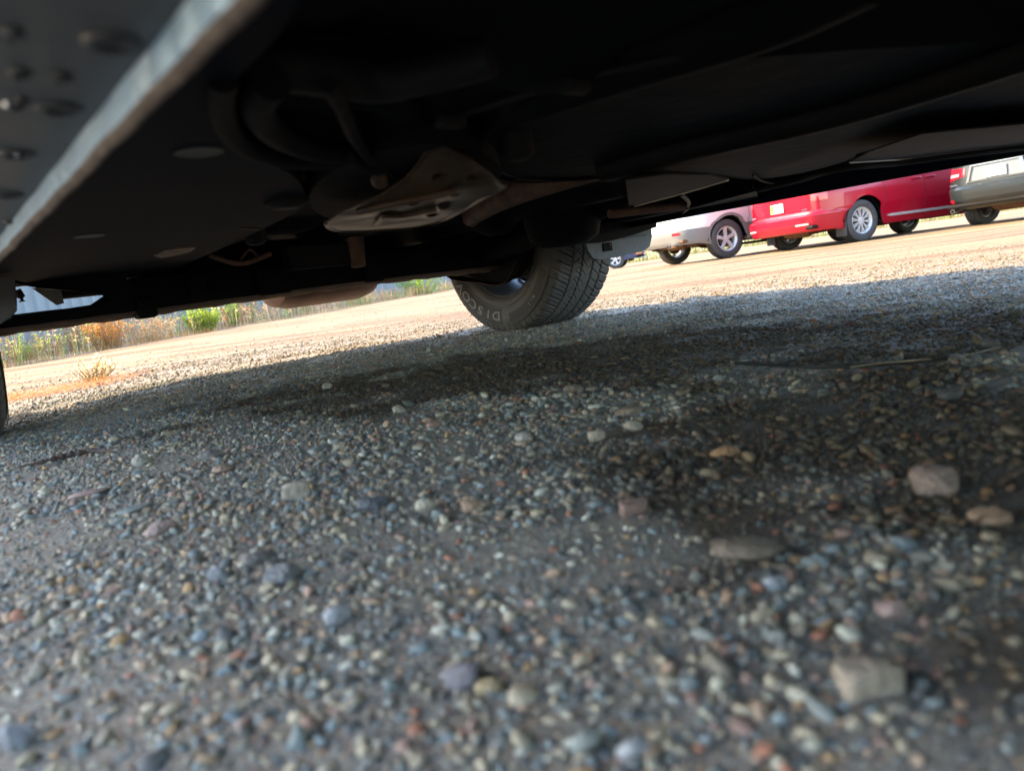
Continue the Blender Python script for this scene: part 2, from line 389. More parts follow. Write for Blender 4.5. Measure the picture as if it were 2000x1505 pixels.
gravel('yard_gravel', [(3.0, 4.2, -62, 62, 4600, .0025, .0075), (3.0, 4.6, -62, 62, 50, .008, .012), (4.2, 5.4, -60, 60, 1100, .0025, .006),
                  (5.4, 7.5, -55, 55, 160, .003, .006), (7.5, 16, -50, 55, 25, .004, .009)], 2, PEB2, 'dusty pale pebbles scattered over the sunlit yard')

STONES = [ # u, v of the foot, width px, height px, colour, angular, label
 (1715, 1368, 142, 98, (.42, .34, .25), .8, 'large tan blocky stone, the biggest one lying in the right foreground'),
 (1852, 975, 92, 82, (.27, .19, .145), .9, 'upright angular brown stone with a pinkish face at the right'),
 (1480, 1100, 165, 62, (.19, .145, .10), .4, 'long low brown stone with a dark shadow under its edge'),
 (1950, 1032, 78, 44, (.33, .20, .11), .3, 'smooth orange brown oblong stone at the right edge'),
 (1423, 897, 62, 32, (.42, .22, .07), .2, 'bright orange rounded pebble in the dark gravel'),
 (548, 1148, 84, 62, (.17, .19, .215), .5, 'curved slate grey stone, right one of a close trio'),
 (497, 1110, 74, 40, (.18, .165, .155), .3, 'brownish grey domed stone at the back of a close trio'),
 (428, 1142, 44, 50, (.22, .25, .29), .6, 'small blue grey wedge stone, left one of a close trio'),
 (833, 1008, 44, 44, (.46, .43, .33), .0, 'pale yellowish round pebble beside an orange one'),
 (922, 1008, 44, 38, (.46, .30, .19), .2, 'pale orange round pebble beside a yellowish one'),
 (655, 1222, 54, 42, (.33, .36, .41), .1, 'smooth light blue oval pebble in the left foreground'),
 (898, 1345, 96, 66, (.20, .195, .225), .6, 'purplish slate stone with a small yellow stone at its foot'),
 (955, 1356, 58, 32, (.46, .35, .17), .4, 'small yellow stone at the foot of a purplish slate one'),
 (270, 908, 33, 33, (.42, .41, .35), .1, 'pale round stone standing alone at the left'),
 (725, 1003, 68, 28, (.12, .145, .175), .2, 'flat dark slate sliver lying aslant'),
 (578, 984, 58, 46, (.52, .45, .37), 1., 'rough cream quartz lump'),
 (305, 1054, 58, 26, (.43, .31, .28), .7, 'flat pink stone in the left foreground'),
 (780, 812, 27, 24, (.43, .41, .33), .1, 'pale pebble in the dark gravel left of the wheel'),
 (1024, 868, 36, 30, (.52, .50, .46), .4, 'whitish pebble below the wheel'),
 (1240, 840, 42, 26, (.46, .40, .30), .3, 'cream domed pebble in front of a brown one'),
 (1230, 812, 56, 24, (.30, .23, .16), .2, 'brown flattish pebble behind a cream one'),
 (1168, 862, 38, 32, (.44, .38, .28), .8, 'cream wedge shaped pebble'),
 (1122, 772, 42, 22, (.27, .21, .16), .1, 'brown oval pebble close below the wheel'),
 (1242, 1490, 66, 84, (.38, .40, .43), .2, 'pale grey oval stone at the bottom edge of the view'),
 (1240, 1008, 74, 44, (.36, .22, .17), 1., 'rough pinkish red stone in the middle of the gravel'),
 (430, 924, 42, 22, (.43, .28, .20), .3, 'salmon coloured slanting pebble at the left'),
 (637, 764, 22, 18, (.48, .43, .34), .5, 'tiny cream stone just inside the shade line'),
 (250, 1006, 78, 17, (.22, .29, .29), .2, 'thin flat greenish sliver at the left'),
 (160, 970, 84, 18, (.41, .28, .25), .2, 'thin flat pink sliver at the left'),
 (1522, 1156, 48, 36, (.34, .38, .43), .1, 'light blue round pebble in the right foreground'),
 (1755, 1212, 60, 42, (.43, .28, .25), .4, 'pink white mottled stone above the large tan one'),
 (1940, 680, 32, 24, (.10, .10, .10), .4, 'dark round stone at the pale end of the straw'),
 (1875, 708, 34, 20, (.13, .12, .11), .2, 'dark flat stone touching the black cord'),
 (22, 1465, 60, 62, (.25, .28, .33), .4, 'blue grey stone in the bottom left corner'),
 (405, 896, 44, 22, (.24, .24, .23), .2, 'grey oval pebble at the left beside a salmon one'),
 (1865, 778, 40, 30, (.09, .09, .09), .5, 'blackish wedge stone at the right edge of the dark patch')]
for i, (u, v, wp, hp, c, ang, lab) in enumerate(STONES):
    p = at(u, v); d = (p-Vector((0, 0, CAM_H))).length; wd = wp/F_PX*d; ht = hp/F_PX*d; wd *= .88 if wp > 70 else 1; ht *= .85 if wp > 70 else 1
    vf = rock(100+i, 3, 1.0, ang, .18)
    vs_ = np.array([tuple(q) for q in vf[0]]); mn, mxx = vs_.min(0), vs_.max(0)
    vs_ = (vs_-(mn+mxx)/2)/(mxx-mn)
    fl = max(.32, 1-.55*min(1, .9*wp/hp/3))
    hh = min(ht*.92, wd*.8)*.95; wd *= .94; vs_ *= np.array([wd, wd*.75, hh])
    c = tuple(.86*(.8*q+.2*sum(c)/3)*k for q, k in zip(c, (1.04, 1, .93))); sm = mat('stone', c, .7, 0, var=.5, vscale=70, bump=.6, bscale=300)
    o = obj('stone', (vs_.tolist(), vf[1]), sm, smooth=True, loc=(p.x, p.y+wd*.3, gz(p.x, p.y)+hh*(.2 if wp > 70 else .28)), rot=(random.uniform(-.12, .12), random.uniform(-.15, .15), random.uniform(-.3, .3)))
    tag(o, lab, 'stone')

# cord, straws, bark
pts = [at(u, v, .006) for u, v in ((1436, 708), (1500, 712), (1560, 716), (1640, 716), (1720, 710), (1800, 704), (1852, 699))]
tag(obj('cord', tube(curve(pts), .0028, 8), mat('black_rubber_cord', (.01, .01, .01), .5)), 'thin black cord lying on the gravel at the right', 'cord')
sm = mat('dry_straw', (.17, .135, .08), .6, var=.3, vscale=40)
pts = [at(u, v, .011) for u, v in ((1662, 717), (1720, 709), (1820, 701))]
tag(obj('straw', tube(curve(pts), [.0014]*12+[.0007], 6), sm), 'pale dry straw lying along the black cord', 'straw')
pts = [at(u, v, .016) for u, v in ((1880, 695), (1915, 687), (1955, 677))]
tag(obj('straw', tube(curve(pts), [.0012]*12+[.0006], 6), sm), 'short yellow straw leaning on a dark round stone', 'straw')
bm_ = mat('dark_bark', (.07, .045, .035), .8, var=.4, vscale=60, bump=.5, bscale=200)
pts = [at(u, v, .008) for u, v in ((35, 912), (90, 900), (120, 892), (150, 886), (185, 880), (222, 882))]
rr_ = [.001+.0045*math.sin(PI*(i+.5)/31)*(1+.4*math.sin(i*1.7)) for i in range(31)]
tag(obj('bark_strip', tube(curve(pts), rr_, 7), bm_), 'thin torn strip of dark bark lying at the left', 'bark')

# ------------------------------------------------------------------ wheels
def tyre_simple(R, W, rb, n=64):
    h = W/2
    prof = [(-h*.80, rb), (-h*.95, rb+.02), (-h, (R+rb)/2), (-h*.97, R-.035), (-h*.86, R-.008), (-h*.62, R-.001)]
    g = .008
    for c in (-.38, 0, .38): prof += [(c*h-.006, R), (c*h-.005, R-g), (c*h+.005, R-g), (c*h+.006, R)]
    prof += [(h*.62, R-.001), (h*.86, R-.008), (h*.97, R-.035), (h, (R+rb)/2), (h*.95, rb+.02), (h*.80, rb), (h*.7, rb-.01), (-h*.7, rb-.01)]
    return lathe(prof, n, closed=True)
def rim_mesh(rb, W, style, side):        # outer face towards +y*side
    h = W/2; parts = []
    prof = [(-h*.8, rb), (-h*.8, rb-.012), (-h*.4, rb-.03), (h*.5, rb-.035), (h*.78, rb-.012), (h*.84, rb-.004), (h*.8, rb+.002), (h*.5, rb-.02), (-h*.4, rb-.015)]
    parts.append(lathe(prof, 64, closed=True))
    parts.append(lathe([(h*.30, 0), (h*.62, .0), (h*.66, .03), (h*.60, .062), (h*.30, .07), (h*.2, .0)], 32))
    if style == 'five': defs = [(2*PI*k/5+.3, .030, .044) for k in range(5)]
    else: defs = [(2*PI*(k//2)/10+(.115 if k % 2 else -.115)+.1, .0105, .0125) for k in range(20)]
    for a, w0, w1 in defs:
        c, s = math.cos(a), math.sin(a); v = []
        a0 = a*0+ (round((a-.1)/(2*PI/10))*(2*PI/10)+.1 if style != 'five' else a)
        ci, si = math.cos(a0), math.sin(a0)
        for rr, ww, y0, y1, cc, ss in ((.045, w0, h*.28, h*.60, ci, si), ((rb-.02)*.6, (w0+w1)/2, h*.40, h*.64, (ci+c)/2, (si+s)/2), (rb-.016, w1, h*.42, h*.70, c, s)):
            for yy, k in ((y0, 1), (y1, .75)):
                for t in (-1, 1):
                    v.append((rr*cc-s*ww*k*t, yy, rr*ss+c*ww*k*t))
        f = []
        for j in (0, 4): f += [(j, j+1, j+5, j+4), (j+2, j+6, j+7, j+3), (j, j+4, j+6, j+2), (j+1, j+3, j+7, j+5)]
        f += [(8, 9, 11, 10)]
        parts.append((v, f))
    v, f = join(*parts)
    v = [(p[0], p[1]*side, p[2]) for p in v]
    return v, f
WCACHE = {}
def wheel(parent, x, y, R, W, rb, style, side, rimm='rim'):
    key = (R, W, rb, style, side)
    if key not in WCACHE:
        a = obj('wheel', lathe([(-.04, 0), (-.04, .15), (-.02, .155), (.02, .155), (.02, .07), (.05, .07), (.05, 0)], 40), MT['brake'], auto=30)
        t = obj('tyre', tyre_simple(R, W, rb), MT['tyre'], auto=35)
        r = obj('rim', rim_mesh(rb, W, style, side), MT[rimm], auto=30)
        WCACHE[key] = (a.data, t.data, r.data)
        for o in (a, t, r): bpy.data.objects.remove(o)
    a, t, r = WCACHE[key]
    wo = bpy.data.objects.new('wheel', a); COL.objects.link(wo); wo.parent = parent; wo.location = (x, y, R-.006); wo.rotation_euler = (0, random.uniform(0, 6), 0)
    for nm, me in (('tyre', t), ('rim', r)):
        q = bpy.data.objects.new(nm, me); COL.objects.link(q); q.parent = wo
    return wo

# ------------------------------------------------------------------ car body shells
class Shell:
    """closed plan outline swept over absolute heights; arches carved by the lower edge curve"""
    def __init__(s, xr, xf, W, n, prof_r, prof_f, prof_w, zlow, ztop):
        s.xr, s.xf, s.W, s.n, s.pr, s.pf, s.pw, s.zlow, s.ztop = xr, xf, W, n, prof_r, prof_f, prof_w, zlow, ztop
    def base_x(s, th):
        c = math.cos(th); return (s.xr+s.xf)/2+(s.xf-s.xr)/2*math.copysign(abs(c)**(2/s.n), c)
    def P(s, th, z):
        c, sn = math.cos(th), math.sin(th)
        xr, xf, W = s.xr+interp(z, s.pr), s.xf+interp(z, s.pf), s.W*interp(z, s.pw)
        ax = math.copysign(abs(c)**(2/s.n), c); ay = math.copysign(abs(sn)**(2/s.n), sn)
        # end faces bow slightly so that bumpers are curved in plan
        bow = .055*(s.W)*(abs(ay)**2)
        x = (xr+xf)/2+(xf-xr)/2*ax
        x -= math.copysign(bow, ax)*min(1, abs(ax)**8)
        return Vector((x, W*ay, z))
    def th_side(s, x, side):
        q = (x-(s.xr+s.xf)/2)/((s.xf-s.xr)/2); c = math.copysign(min(1, abs(q))**(s.n/2), q)
        t = math.acos(max(-1, min(1, c))); return t if side > 0 else 2*PI-t
    def th_rear(s, y):
        q = y/s.W; sn = math.copysign(min(1, abs(q))**(s.n/2), q); return PI-math.asin(max(-1, min(1, sn)))
    def N(s, th, z):
        e = 1e-3; a = s.P(th+e, z)-s.P(th-e, z); b = s.P(th, z+e)-s.P(th, z-e); n_ = a.cross(b)
        return n_.normalized() if n_.length > 1e-12 else Vector((0, 0, 1))
    def thetas(s):
        xs = set(); L = s.xf-s.xr; m = 130
        a = [s.th_side(s.xr+L*(i/m), 1) for i in range(1, m)]
        b = [math.pi-q for q in np.linspace(0, s.th_rear(s.W*.97)*0+.0, 1)]
        ends = [s.th_rear(s.W*y) for y in np.linspace(0, .985, 22)]
        up = sorted(set([round(q, 6) for q in a+ends+[PI-e for e in ends]]))
        up = [q for q in up if 0 <= q <= PI]
        if up[0] > 1e-5: up = [0.0]+up
        return up
    def build(s, levels, crown=.03, cap=True):
        up = s.thetas(); th = up+[2*PI-q for q in reversed(up[1:-1])] if abs(up[-1]-PI) < 1e-4 else up+[2*PI-q for q in reversed(up[1:])]
        n = len(th); V = []; F = []
        for z in levels:
            for t in th:
                x = s.base_x(t); lo = s.zlow(x, t); hi = s.ztop(x)
                V.append(s.P(t, max(lo, min(z, hi))))
        for j in range(len(levels)-1):
            for i in range(n):
                k = (i+1) % n; F.append((j*n+i, j*n+k, (j+1)*n+k, (j+1)*n+i))
        if cap:
            top = (len(levels)-1)*n; half = len(up); K = 6
            cols = []
            for i in range(half):
                a = V[top+i]; b = V[top+(n-i) % n]; row = [top+i]
                for q in range(1, K):
                    t = q/K; p = a.lerp(b, t); p = p+Vector((0, 0, crown*4*t*(1-t)*min(1, abs(a.y)/(s.W*.7)))); V.append(p); row.append(len(V)-1)
                row.append(top+(n-i) % n); cols.append(row)
            for i in range(half-1):
                for q in range(K): F.append((cols[i][q], cols[i][q+1], cols[i+1][q+1], cols[i+1][q]))
        return V, F
    def patch(s, t0, t1, z0, z1, off=.004, nu=14, nv=5, zfun=None, both=True, depth=.012):
        V = []; F = []
        for j in range(nv+1):
            for i in range(nu+1):
                t = t0+(t1-t0)*i/nu; a, b = (z0, z1) if zfun is None else zfun(i/nu)
                z = a+(b-a)*j/nv
                V.append(s.P(t, z)+s.N(t, z)*off)
        m = nu+1
        for j in range(nv):
            for i in range(nu): F.append((j*m+i, j*m+i+1, (j+1)*m+i+1, (j+1)*m+i))
        n0 = len(V)
        for j in range(nv+1):
            for i in range(nu+1):
                t = t0+(t1-t0)*i/nu; a, b = (z0, z1) if zfun is None else zfun(i/nu)
                z = a+(b-a)*j/nv; V.append(s.P(t, z)+s.N(t, z)*(off-depth))
        ring = [i for i in range(m)]+[j*m+nu for j in range(1, nv+1)]+[nv*m+i for i in range(nu-1, -1, -1)]+[j*m for j in range(nv-1, 0, -1)]
        for a, b in zip(ring, ring[1:]+ring[:1]): F.append((b, a, a+n0, b+n0))
        return V, F
def make_car(name, loc, rz, c):
    """c: dict of proportions; local x forward, rear axle at x=0"""
    root = empty(name, loc, rz); W, L = c['W'], c['L']; R = c['R']; Ra = c.get('Ra', R+.055)
    xr, xf = c['xr'], c['xf']; zb = c['belt']; sill = c['sill']; br, bf = c['bump_r'], c['bump_f']
    def zlow(x, t):
        z = sill
        if x < -Ra-.02: z = sill+(br-sill)*min(1, (-Ra-.02-x)/.25)
        if x > L+Ra+.02: z = sill+(bf-sill)*min(1, (x-L-Ra-.02)/.2)
        for cx in (0, L):
            d = Ra*Ra-(x-cx)**2
            if d > 0: z = max(z, R+math.sqrt(d))
        return z
    hood = c['hood']; deck = c['deck']
    def ztop(x): return interp(x, c['top'])
    sh = Shell(xr, xf, W, c.get('n', 7), c['prof_r'], c['prof_f'], c['prof_w'], zlow, ztop)
    lv = sorted(set([round(q, 3) for q in np.linspace(min(sill, br, bf), max(p[1] for p in c['top']), 30)]+[c.get('zclad', sill)]+c.get('lv', [])))
    paint = MT[c['paint']]
    zc = c.get('zclad')
    if zc:
        lo = [q for q in lv if q <= zc]; hi = [q for q in lv if q >= zc]
        obj('body', sh.build(hi), paint, root, auto=32)
        obj('lower_cladding', sh.build(lo, cap=False), MT[c['cladmat']], root, auto=32)
    else: obj('body', sh.build(lv), paint, root, auto=32)
    # greenhouse
    g0, g1 = c['gh']; zr = c['roof']
    gh = Shell(g0, g1, W*.93, 6, [(zb-.08, 0), (zr, c['gr'])], [(zb-.08, 0), (zr, -c['gf'])], ([(zb-.08, 1.0), (zr-.12, .84), (zr-.03, .79), (zr, .72)] if 'ghw' not in c else [(zb-.08, 1.0), (zr-.12, .96), (zr-.03, .93), (zr, .86)]), lambda x, t: 0, lambda x: 9)
    glv = list(np.linspace(zb-.08, zr-.12, 7))+[zr-.07, zr-.03, zr-.008, zr]
    obj('roof', gh.build(glv, crown=.03), paint, root, auto=35)
    for side in (1, -1):
        for (a, b) in c['windows']:
            def tt(x): return gh.th_side(x, side)
            V, F = gh.patch(tt(a), tt(b), zb+.02, zr-.14, .004, 10, 4)
            obj('side_window', (V, F), MT['glass'], root, auto=40)
    hw = W*.93*.86
    V, F = gh.patch(gh.th_rear(-hw), gh.th_rear(hw), zb+.04, zr-.14, .005, 12, 4); obj('rear_window', (V, F), MT['glass'], root, auto=40)
    V, F = gh.patch(PI-gh.th_rear(-hw), PI-gh.th_rear(hw), zb+.0, zr-.1, .005, 12, 4); obj('windscreen', (V, F), MT['glass'], root, auto=40)
    # wells and underside
    for cx in (0, L):
        for sd in (1, -1):
            v, f = [], []
            for i in range(25):
                a = PI*i/24; r_ = Ra+.012
                for yy in (W-.03, W-.36): v.append((cx+r_*math.cos(a), sd*yy, R+r_*math.sin(a)))
            f = [(2*i, 2*i+1, 2*i+3, 2*i+2) for i in range(24)]; f.append(tuple(range(1, 50, 2)))
            obj('wheel_well', (v, f), MT['under'], root)
    if not c.get('own'):
        zf = sill+.02
        pl = [box(((Ra+L-Ra)/2, 0, zf+.03), (L-2*Ra-.02, 2*W-.14, .06)), box(((xr-Ra)/2+.06, 0, br+.07), (-xr-Ra-.02, 2*W-.34, .06)),
              box((0, 0, zf+.1), (2*Ra+.1, 2*W-.76, .2)), box((L, 0, zf+.1), (2*Ra+.1, 2*W-.76, .2)), box(((xf+L+Ra)/2-.05, 0, bf+.06), (xf-L-Ra-.1, 2*W-.3, .06))]
        for q_ in pl: bevel(obj('underbody_panel', q_, MT['rust'] if c.get('rusty') else MT['under2'], root), .02)
        ex = [tube(curve([(L-.6, .1, .26), (1.5, .1, .24), (.35, .15, .27), (.1, .3, .36)]), .03, 10), tube([(0, -W+.3, R-.02), (0, W-.3, R-.02)], .04, 10)]
        ex.append(move(lathe([(-.3, 0), (-.3, .08), (-.24, .11), (.24, .11), (.3, .08), (.3, 0)], 20, 'y'), (-.5, 0, br+.03)))
        ex.append(tube([(.12, -W+.36, R-.05), (-.3, -.2, br-.02), (-.36, .2, br-.02), (.12, W-.36, R-.05)], .025, 8))
        for nm_, q_ in zip(('exhaust_pipe', 'axle', 'muffler', 'sway_bar'), ex): obj(nm_, q_, MT['rust'], root, auto=40)
    for yy, x in c.get('tips', ()):
        v = lathe([(-.09, .026), (.05, .03), (.055, .033), (.05, .036), (-.09, .032)], 20, 'x', True)
        obj('exhaust_tip', move(v, (x, yy, c['tipz'])), MT['chrome'], root, auto=40)
    tw = c.get('tw', .225); yw = W-.03-tw/2
    for cx in (0, L):
        for sd in (1, -1):
            if c.get('own') and cx == 0: continue
            wheel(root, cx, sd*yw, R, tw, c['rb'], c['rim'], sd)
    if c.get('flaps'):
        for sd in (1, -1): bevel(obj('mud_flap', box((-R-.03, sd*(W-.14), .25), (.012, .22, .26)), MT['clad'], root), .004)
    # door seams, rocker trim, handles
    def side_line(pts, side, r, m, nm, off=.001):
        P_ = []
        for x, z in pts:
            t = sh.th_side(x, side); P_.append(sh.P(t, z)+sh.N(t, z)*off)
        return tube(P_, r, 6)
    for side in (1, -1):
        seams = [side_line([(x+dx*((z-sill)/(zb-sill)), z) for z in np.linspace(sill+.03 if not any(abs(x-cx) < Ra for cx in (0, L)) else R+math.sqrt(max(0, Ra*Ra-min((x-cx)**2 for cx in (0, L))))+.01, min(zb, ztop(x)), 14)], side, .0035, 0, 0) for x, dx in c['seams']]
        for q_ in seams: obj('door_seam', q_, MT['seam'], root)
        for hx in c['handles']:
            t = sh.th_side(hx, side); p = sh.P(t, c['hz']); n_ = sh.N(t, c['hz'])
            pts = [p+Vector((dx, 0, 0))+n_*o_ for dx, o_ in ((-.09, -.005), (-.08, .028), (-.03, .038), (.03, .038), (.08, .028), (.09, -.005))]
            obj('door_handle', tube(curve(pts, 3), .014, 8), MT[c.get('handlemat', c['paint'])], root, auto=50)
        if c.get('chrome_strip'):
            z, a, b = c['chrome_strip']; V, F = sh.patch(sh.th_side(a, side), sh.th_side(b, side), z-.022, z+.022, .016, 40, 2, depth=.03)
            # follow the flank by x, not by angle
            V, F = flank_strip(sh, side, a, b, z-.022, z+.022, .014, .03)
            obj('chrome_strip', (V, F), MT['rim'], root, auto=40)
        if c.get('arch_trim'):
            for cx in (0, L):
                v, f = [], []
                for i in range(31):
                    a = math.radians(-12+204*i/30)
                    for rr_, off in ((Ra-.002, -.03), (Ra-.002, .012), (Ra+.05, .012), (Ra+.055, -.01)):
                        x = cx+rr_*math.cos(a); z = max(R+rr_*math.sin(a), sill); t = sh.th_side(x, side); v.append(sh.P(t, z)+Vector((0, side*off, 0)))
                f = [(4*i+k, 4*i+k+1, 4*i+k+5, 4*i+k+4) for i in range(30) for k in range(3)]
                obj('arch_trim', (v, f), MT[c['cladmat']], root, auto=40)
    # rear: lamps, plate, reflectors, badge, tailgate seam
    for sd in (1, -1):
        for (kind, y0, y1, z0, z1, mm) in c['lamps']:
            def zf_(q, z0=z0, z1=z1): return (z0+(z1-z0)*.0*q, z1)
            if y1 > W: ta, tb = sh.th_rear(sd*y0), sh.th_side(xr+(y1-W), sd)
            else: ta, tb = sh.th_rear(sd*y0), sh.th_rear(sd*y1)
            if kind == 'taper': zf2 = lambda q, z0=z0, z1=z1: (z0+(z1-z0)*.35*(1-q), z1-(z1-z0)*.12*(1-q))
            else: zf2 = None
            if tb > 2*PI: tb -= 2*PI
            if ta < 0: ta += 2*PI
            if sd < 0 and tb < ta-PI: tb += 2*PI
            V, F = sh.patch(ta, tb, z0, z1, .008, 20, 5, zfun=zf2, depth=.03)
            obj('tail_light' if kind != 'refl' else 'reflector', (V, F), MT[mm], root, auto=40)
    pz, pw_, ph = c['plate']; xq = sh.P(sh.th_rear(0), pz).x
    xq2 = sh.P(sh.th_rear(0), pz+ph/2).x
    if c.get('recess'):
        rw, rh = c['recess']; fr = []
        o_ = [(-rw/2, -rh*.45), (rw/2, -rh*.45), (rw*.42, rh*.5), (-rw*.42, rh*.5)]; i_ = [(-rw*.44, -rh*.36), (rw*.44, -rh*.36), (rw*.38, rh*.42), (-rw*.38, rh*.42)]
        v = [(xq-.012, y, pz+z) for y, z in o_]+[(xq-.03, y, pz+z) for y, z in i_]+[(xq-.006, y, pz+z) for y, z in i_]
        f = [(i, (i+1) % 4, 4+(i+1) % 4, 4+i) for i in range(4)]+[(4+i, 4+(i+1) % 4, 8+(i+1) % 4, 8+i) for i in range(4)]+[(8, 9, 10, 11)]
        obj('plate_recess', (v, f), MT['recess'] if c.get('recess_light') else paint, root, auto=30)
    pl = obj('number_plate', box((xq-.032 if c.get('recess') else xq-.012, 0, pz), (.006, pw_, ph)), MT['plate'], root)
    hd = box((xq-.0375 if c.get('recess') else xq-.0175, 0, pz+ph*.33), (.003, pw_*.94, ph*.26)) if c['platecol'] == 'plate_b' else box((xq-.0175, pw_*.36, pz), (.003, pw_*.24, ph*.9))
    obj('plate_print', hd, MT[c['platecol']], pl)
    rt = [[sh.P(sh.th_rear(y), z)+sh.N(sh.th_rear(y), z)*.001 for y, z in ln] for ln in c['rear_lines']]
    for q in rt: obj('tailgate_seam', tube(q, .004, 6), MT['seam'], root)
    gz_, gw = c['garnish']
    if gw:
        t = [sh.th_rear(y) for y in np.linspace(-gw, gw, 12)]
        obj('tailgate_garnish', tube([sh.P(q, gz_)+sh.N(q, gz_)*.006 for q in t], .014, 8), MT[c.get('garnmat', c['paint'])], root, auto=50)
    for (y, z, ww) in c.get('badges', ()):
        q = sh.th_rear(y); p = sh.P(q, z)
        obj('badge', box((p.x-.006, y, z), (.012, ww, .02)), MT['chrome'], root)
    for y, z in c.get('ledge', ()): pass
    return root, sh
def flank_strip(sh, side, a, b, z0, z1, off, depth):
    V, F = [], []; n = 30
    for i in range(n+1):
        x = a+(b-a)*i/n; t = sh.th_side(x, side); k = min(1, i/2+.2, (n-i)/2+.2)
        zc = (z0+z1)/2; hh = (z1-z0)/2*k
        for z, o_ in ((zc-hh, off-depth), (zc-hh, off*.6), (zc, off), (zc+hh, off*.6), (zc+hh, off-depth)):
            p = sh.P(t, z); V.append(p+Vector((0, side*o_, 0)))
    for i in range(n):
        for k in range(4): F.append((i*5+k, i*5+k+1, i*5+k+6, i*5+k+5))
    return V, F
HEAD = math.radians(90-70)
e70 = Vector((math.sin(math.radians(70)), math.cos(math.radians(70)), 0))
VAN = dict(W=.985, L=3.03, R=.345, rb=.222, rim='ten', xr=-1.02, xf=4.02, sill=.24, bump_r=.27, bump_f=.22, belt=1.08, hood=1.0, deck=1.08, roof=1.74,
  top=[(-1.1, 1.10), (2.9, 1.08), (3.4, 1.02), (4.0, .86)], prof_r=[(.25, .09), (.30, .03), (.40, 0), (.525, .0), (.55, .02), (.565, .085), (.60, .10), (.92, .095), (.95, .07), (1.1, .10)],
  prof_f=[(.2, -.05), (.4, 0), (.6, 0), (1.1, -.12)], prof_w=[(.24, .94), (.34, .965), (.6, 1.0), (.85, .995), (1.1, .955)], lv=[.30, .525, .55, .565, .60, .92, .95],
  gh=(-.93, 3.35), gr=.10, gf=1.25, windows=[(-.75, .25), (.35, 1.3), (1.38, 2.25)], seams=[(.42, .02), (1.4, .0), (2.45, .05)], handles=[1.22, 1.56], hz=.93, paint='red',
  chrome_strip=(.37, .52, 2.52), lamps=[('lamp', .66, .985+.24, .76, 1.02, 'lamp'), ('lampc', .50, .90, 1.03, 1.06, 'lampc'), ('refl', .50, .74, .385, .41, 'lampc')], plate=(.735, .31, .155), platecol='plate_y', flaps=True,
  rear_lines=[[(-.66, 1.06), (-.64, .88), (-.76, .58)], [(.66, 1.06), (.64, .88), (.76, .58)]], garnish=(.90, .46), badges=[(-.60, .64, .11), (.66, .64, .11)])
SUV = dict(W=1.0, L=3.02, R=.375, Ra=.435, rb=.238, rim='five', xr=-1.0, xf=4.1, sill=.30, bump_r=.36, bump_f=.3, belt=1.12, hood=1.1, deck=1.12, roof=1.78,
  top=[(-1.1, 1.15), (2.7, 1.14), (3.4, 1.08), (4.1, .98)], prof_r=[(.3, .10), (.42, .02), (.55, 0), (.70, .01), (.74, .06), (1.15, .12)],
  prof_f=[(.2, -.05), (.4, 0), (.7, 0), (1.15, -.1)], prof_w=[(.3, .95), (.4, .98), (.7, 1.0), (.9, .995), (1.15, .955)], zclad=.64, cladmat='wclad', arch_trim=True,
  gh=(-.88, 3.25), gr=.16, gf=1.1, windows=[(-.6, .3), (.4, 1.3), (1.38, 2.2)], seams=[(.52, -.06), (1.5, .0), (2.5, .05)], handles=[1.35, 2.3], hz=.98, paint='white', handlemat='white',
  lamps=[('lamp', .70, 1.0+.12, .92, 1.12, 'lamp'), ('refl', .56, .74, .555, .60, 'lamp')], plate=(.86, .31, .155), platecol='plate_y', rear_lines=[[(-.7, 1.1), (-.66, .76), (0, .745), (.66, .76), (.7, 1.1)]],
  garnish=(.96, .3), garnmat='chrome', rusty=True, tips=[(.72, -.97), (-.60, -.98), (-.52, -.98)], tipz=.36)
SEDAN = dict(W=.915, L=2.8, R=.325, rb=.205, rim='five', xr=-1.08, xf=3.74, sill=.22, bump_r=.27, bump_f=.2, belt=.98, hood=.95, deck=1.06, roof=1.46,
  top=[(-1.1, 1.06), (-.4, 1.06), (0, .99), (2.6, .95), (3.1, .92), (3.74, .74)], prof_r=[(.22, .22), (.30, .14), (.36, .07), (.42, .02), (.52, 0), (.585, .0), (.63, .05), (.98, .07), (1.02, .03), (1.06, .06)],
  prof_f=[(.2, -.05), (.4, 0), (.6, 0), (1.06, -.15)], prof_w=[(.22, .92), (.32, .96), (.6, 1.0), (.8, .99), (1.06, .93)], lv=[.36, .42, .585, .63, 1.02], n=6,
  gh=(-.55, 2.55), gr=.75, gf=.95, windows=[(-.1, .75), (.83, 1.7)], seams=[(.45, .0), (.95, 0), (2.0, .03)], handles=[.85, 1.8], hz=.83, paint='grey',
  lamps=[('taper', .46, .915+.26, .70, .93, 'lamp'), ('lampc', .56, .74, .79, .83, 'lampc'), ('refl', .66, .84, .39, .44, 'lamp')], plate=(.79, .31, .155), platecol='plate_b', recess=(.86, .28), recess_light=True,
  rear_lines=[[(-.66, .70), (-.60, .625), (0, .60), (.60, .625), (.66, .70)]], garnish=(.995, .5), garnmat='chrome', badges=[(.62, .665, .16)], tips=[(.62, -.99)], tipz=.27)
def V3(x, y): return (x, y, .0)
van, _ = make_car('red_minivan', V3(5.88, 12.95), HEAD, VAN)
tag(van, 'ruby red minivan with silver ten-spoke wheels parked in the middle of the row', 'minivan', 'cars parked in the sunlit yard')
suv, _ = make_car('silver_suv', V3(4.2, 14.85), HEAD, SUV)
tag(suv, 'silver white sport utility vehicle with grey lower cladding and five-spoke wheels', 'suv', 'cars parked in the sunlit yard')
sed, _ = make_car('grey_sedan', V3(8.5, 11.3), math.radians(28), SEDAN)
tag(sed, 'grey green sedan seen from behind at the right edge, nearest of the parked row', 'sedan', 'cars parked in the sunlit yard')
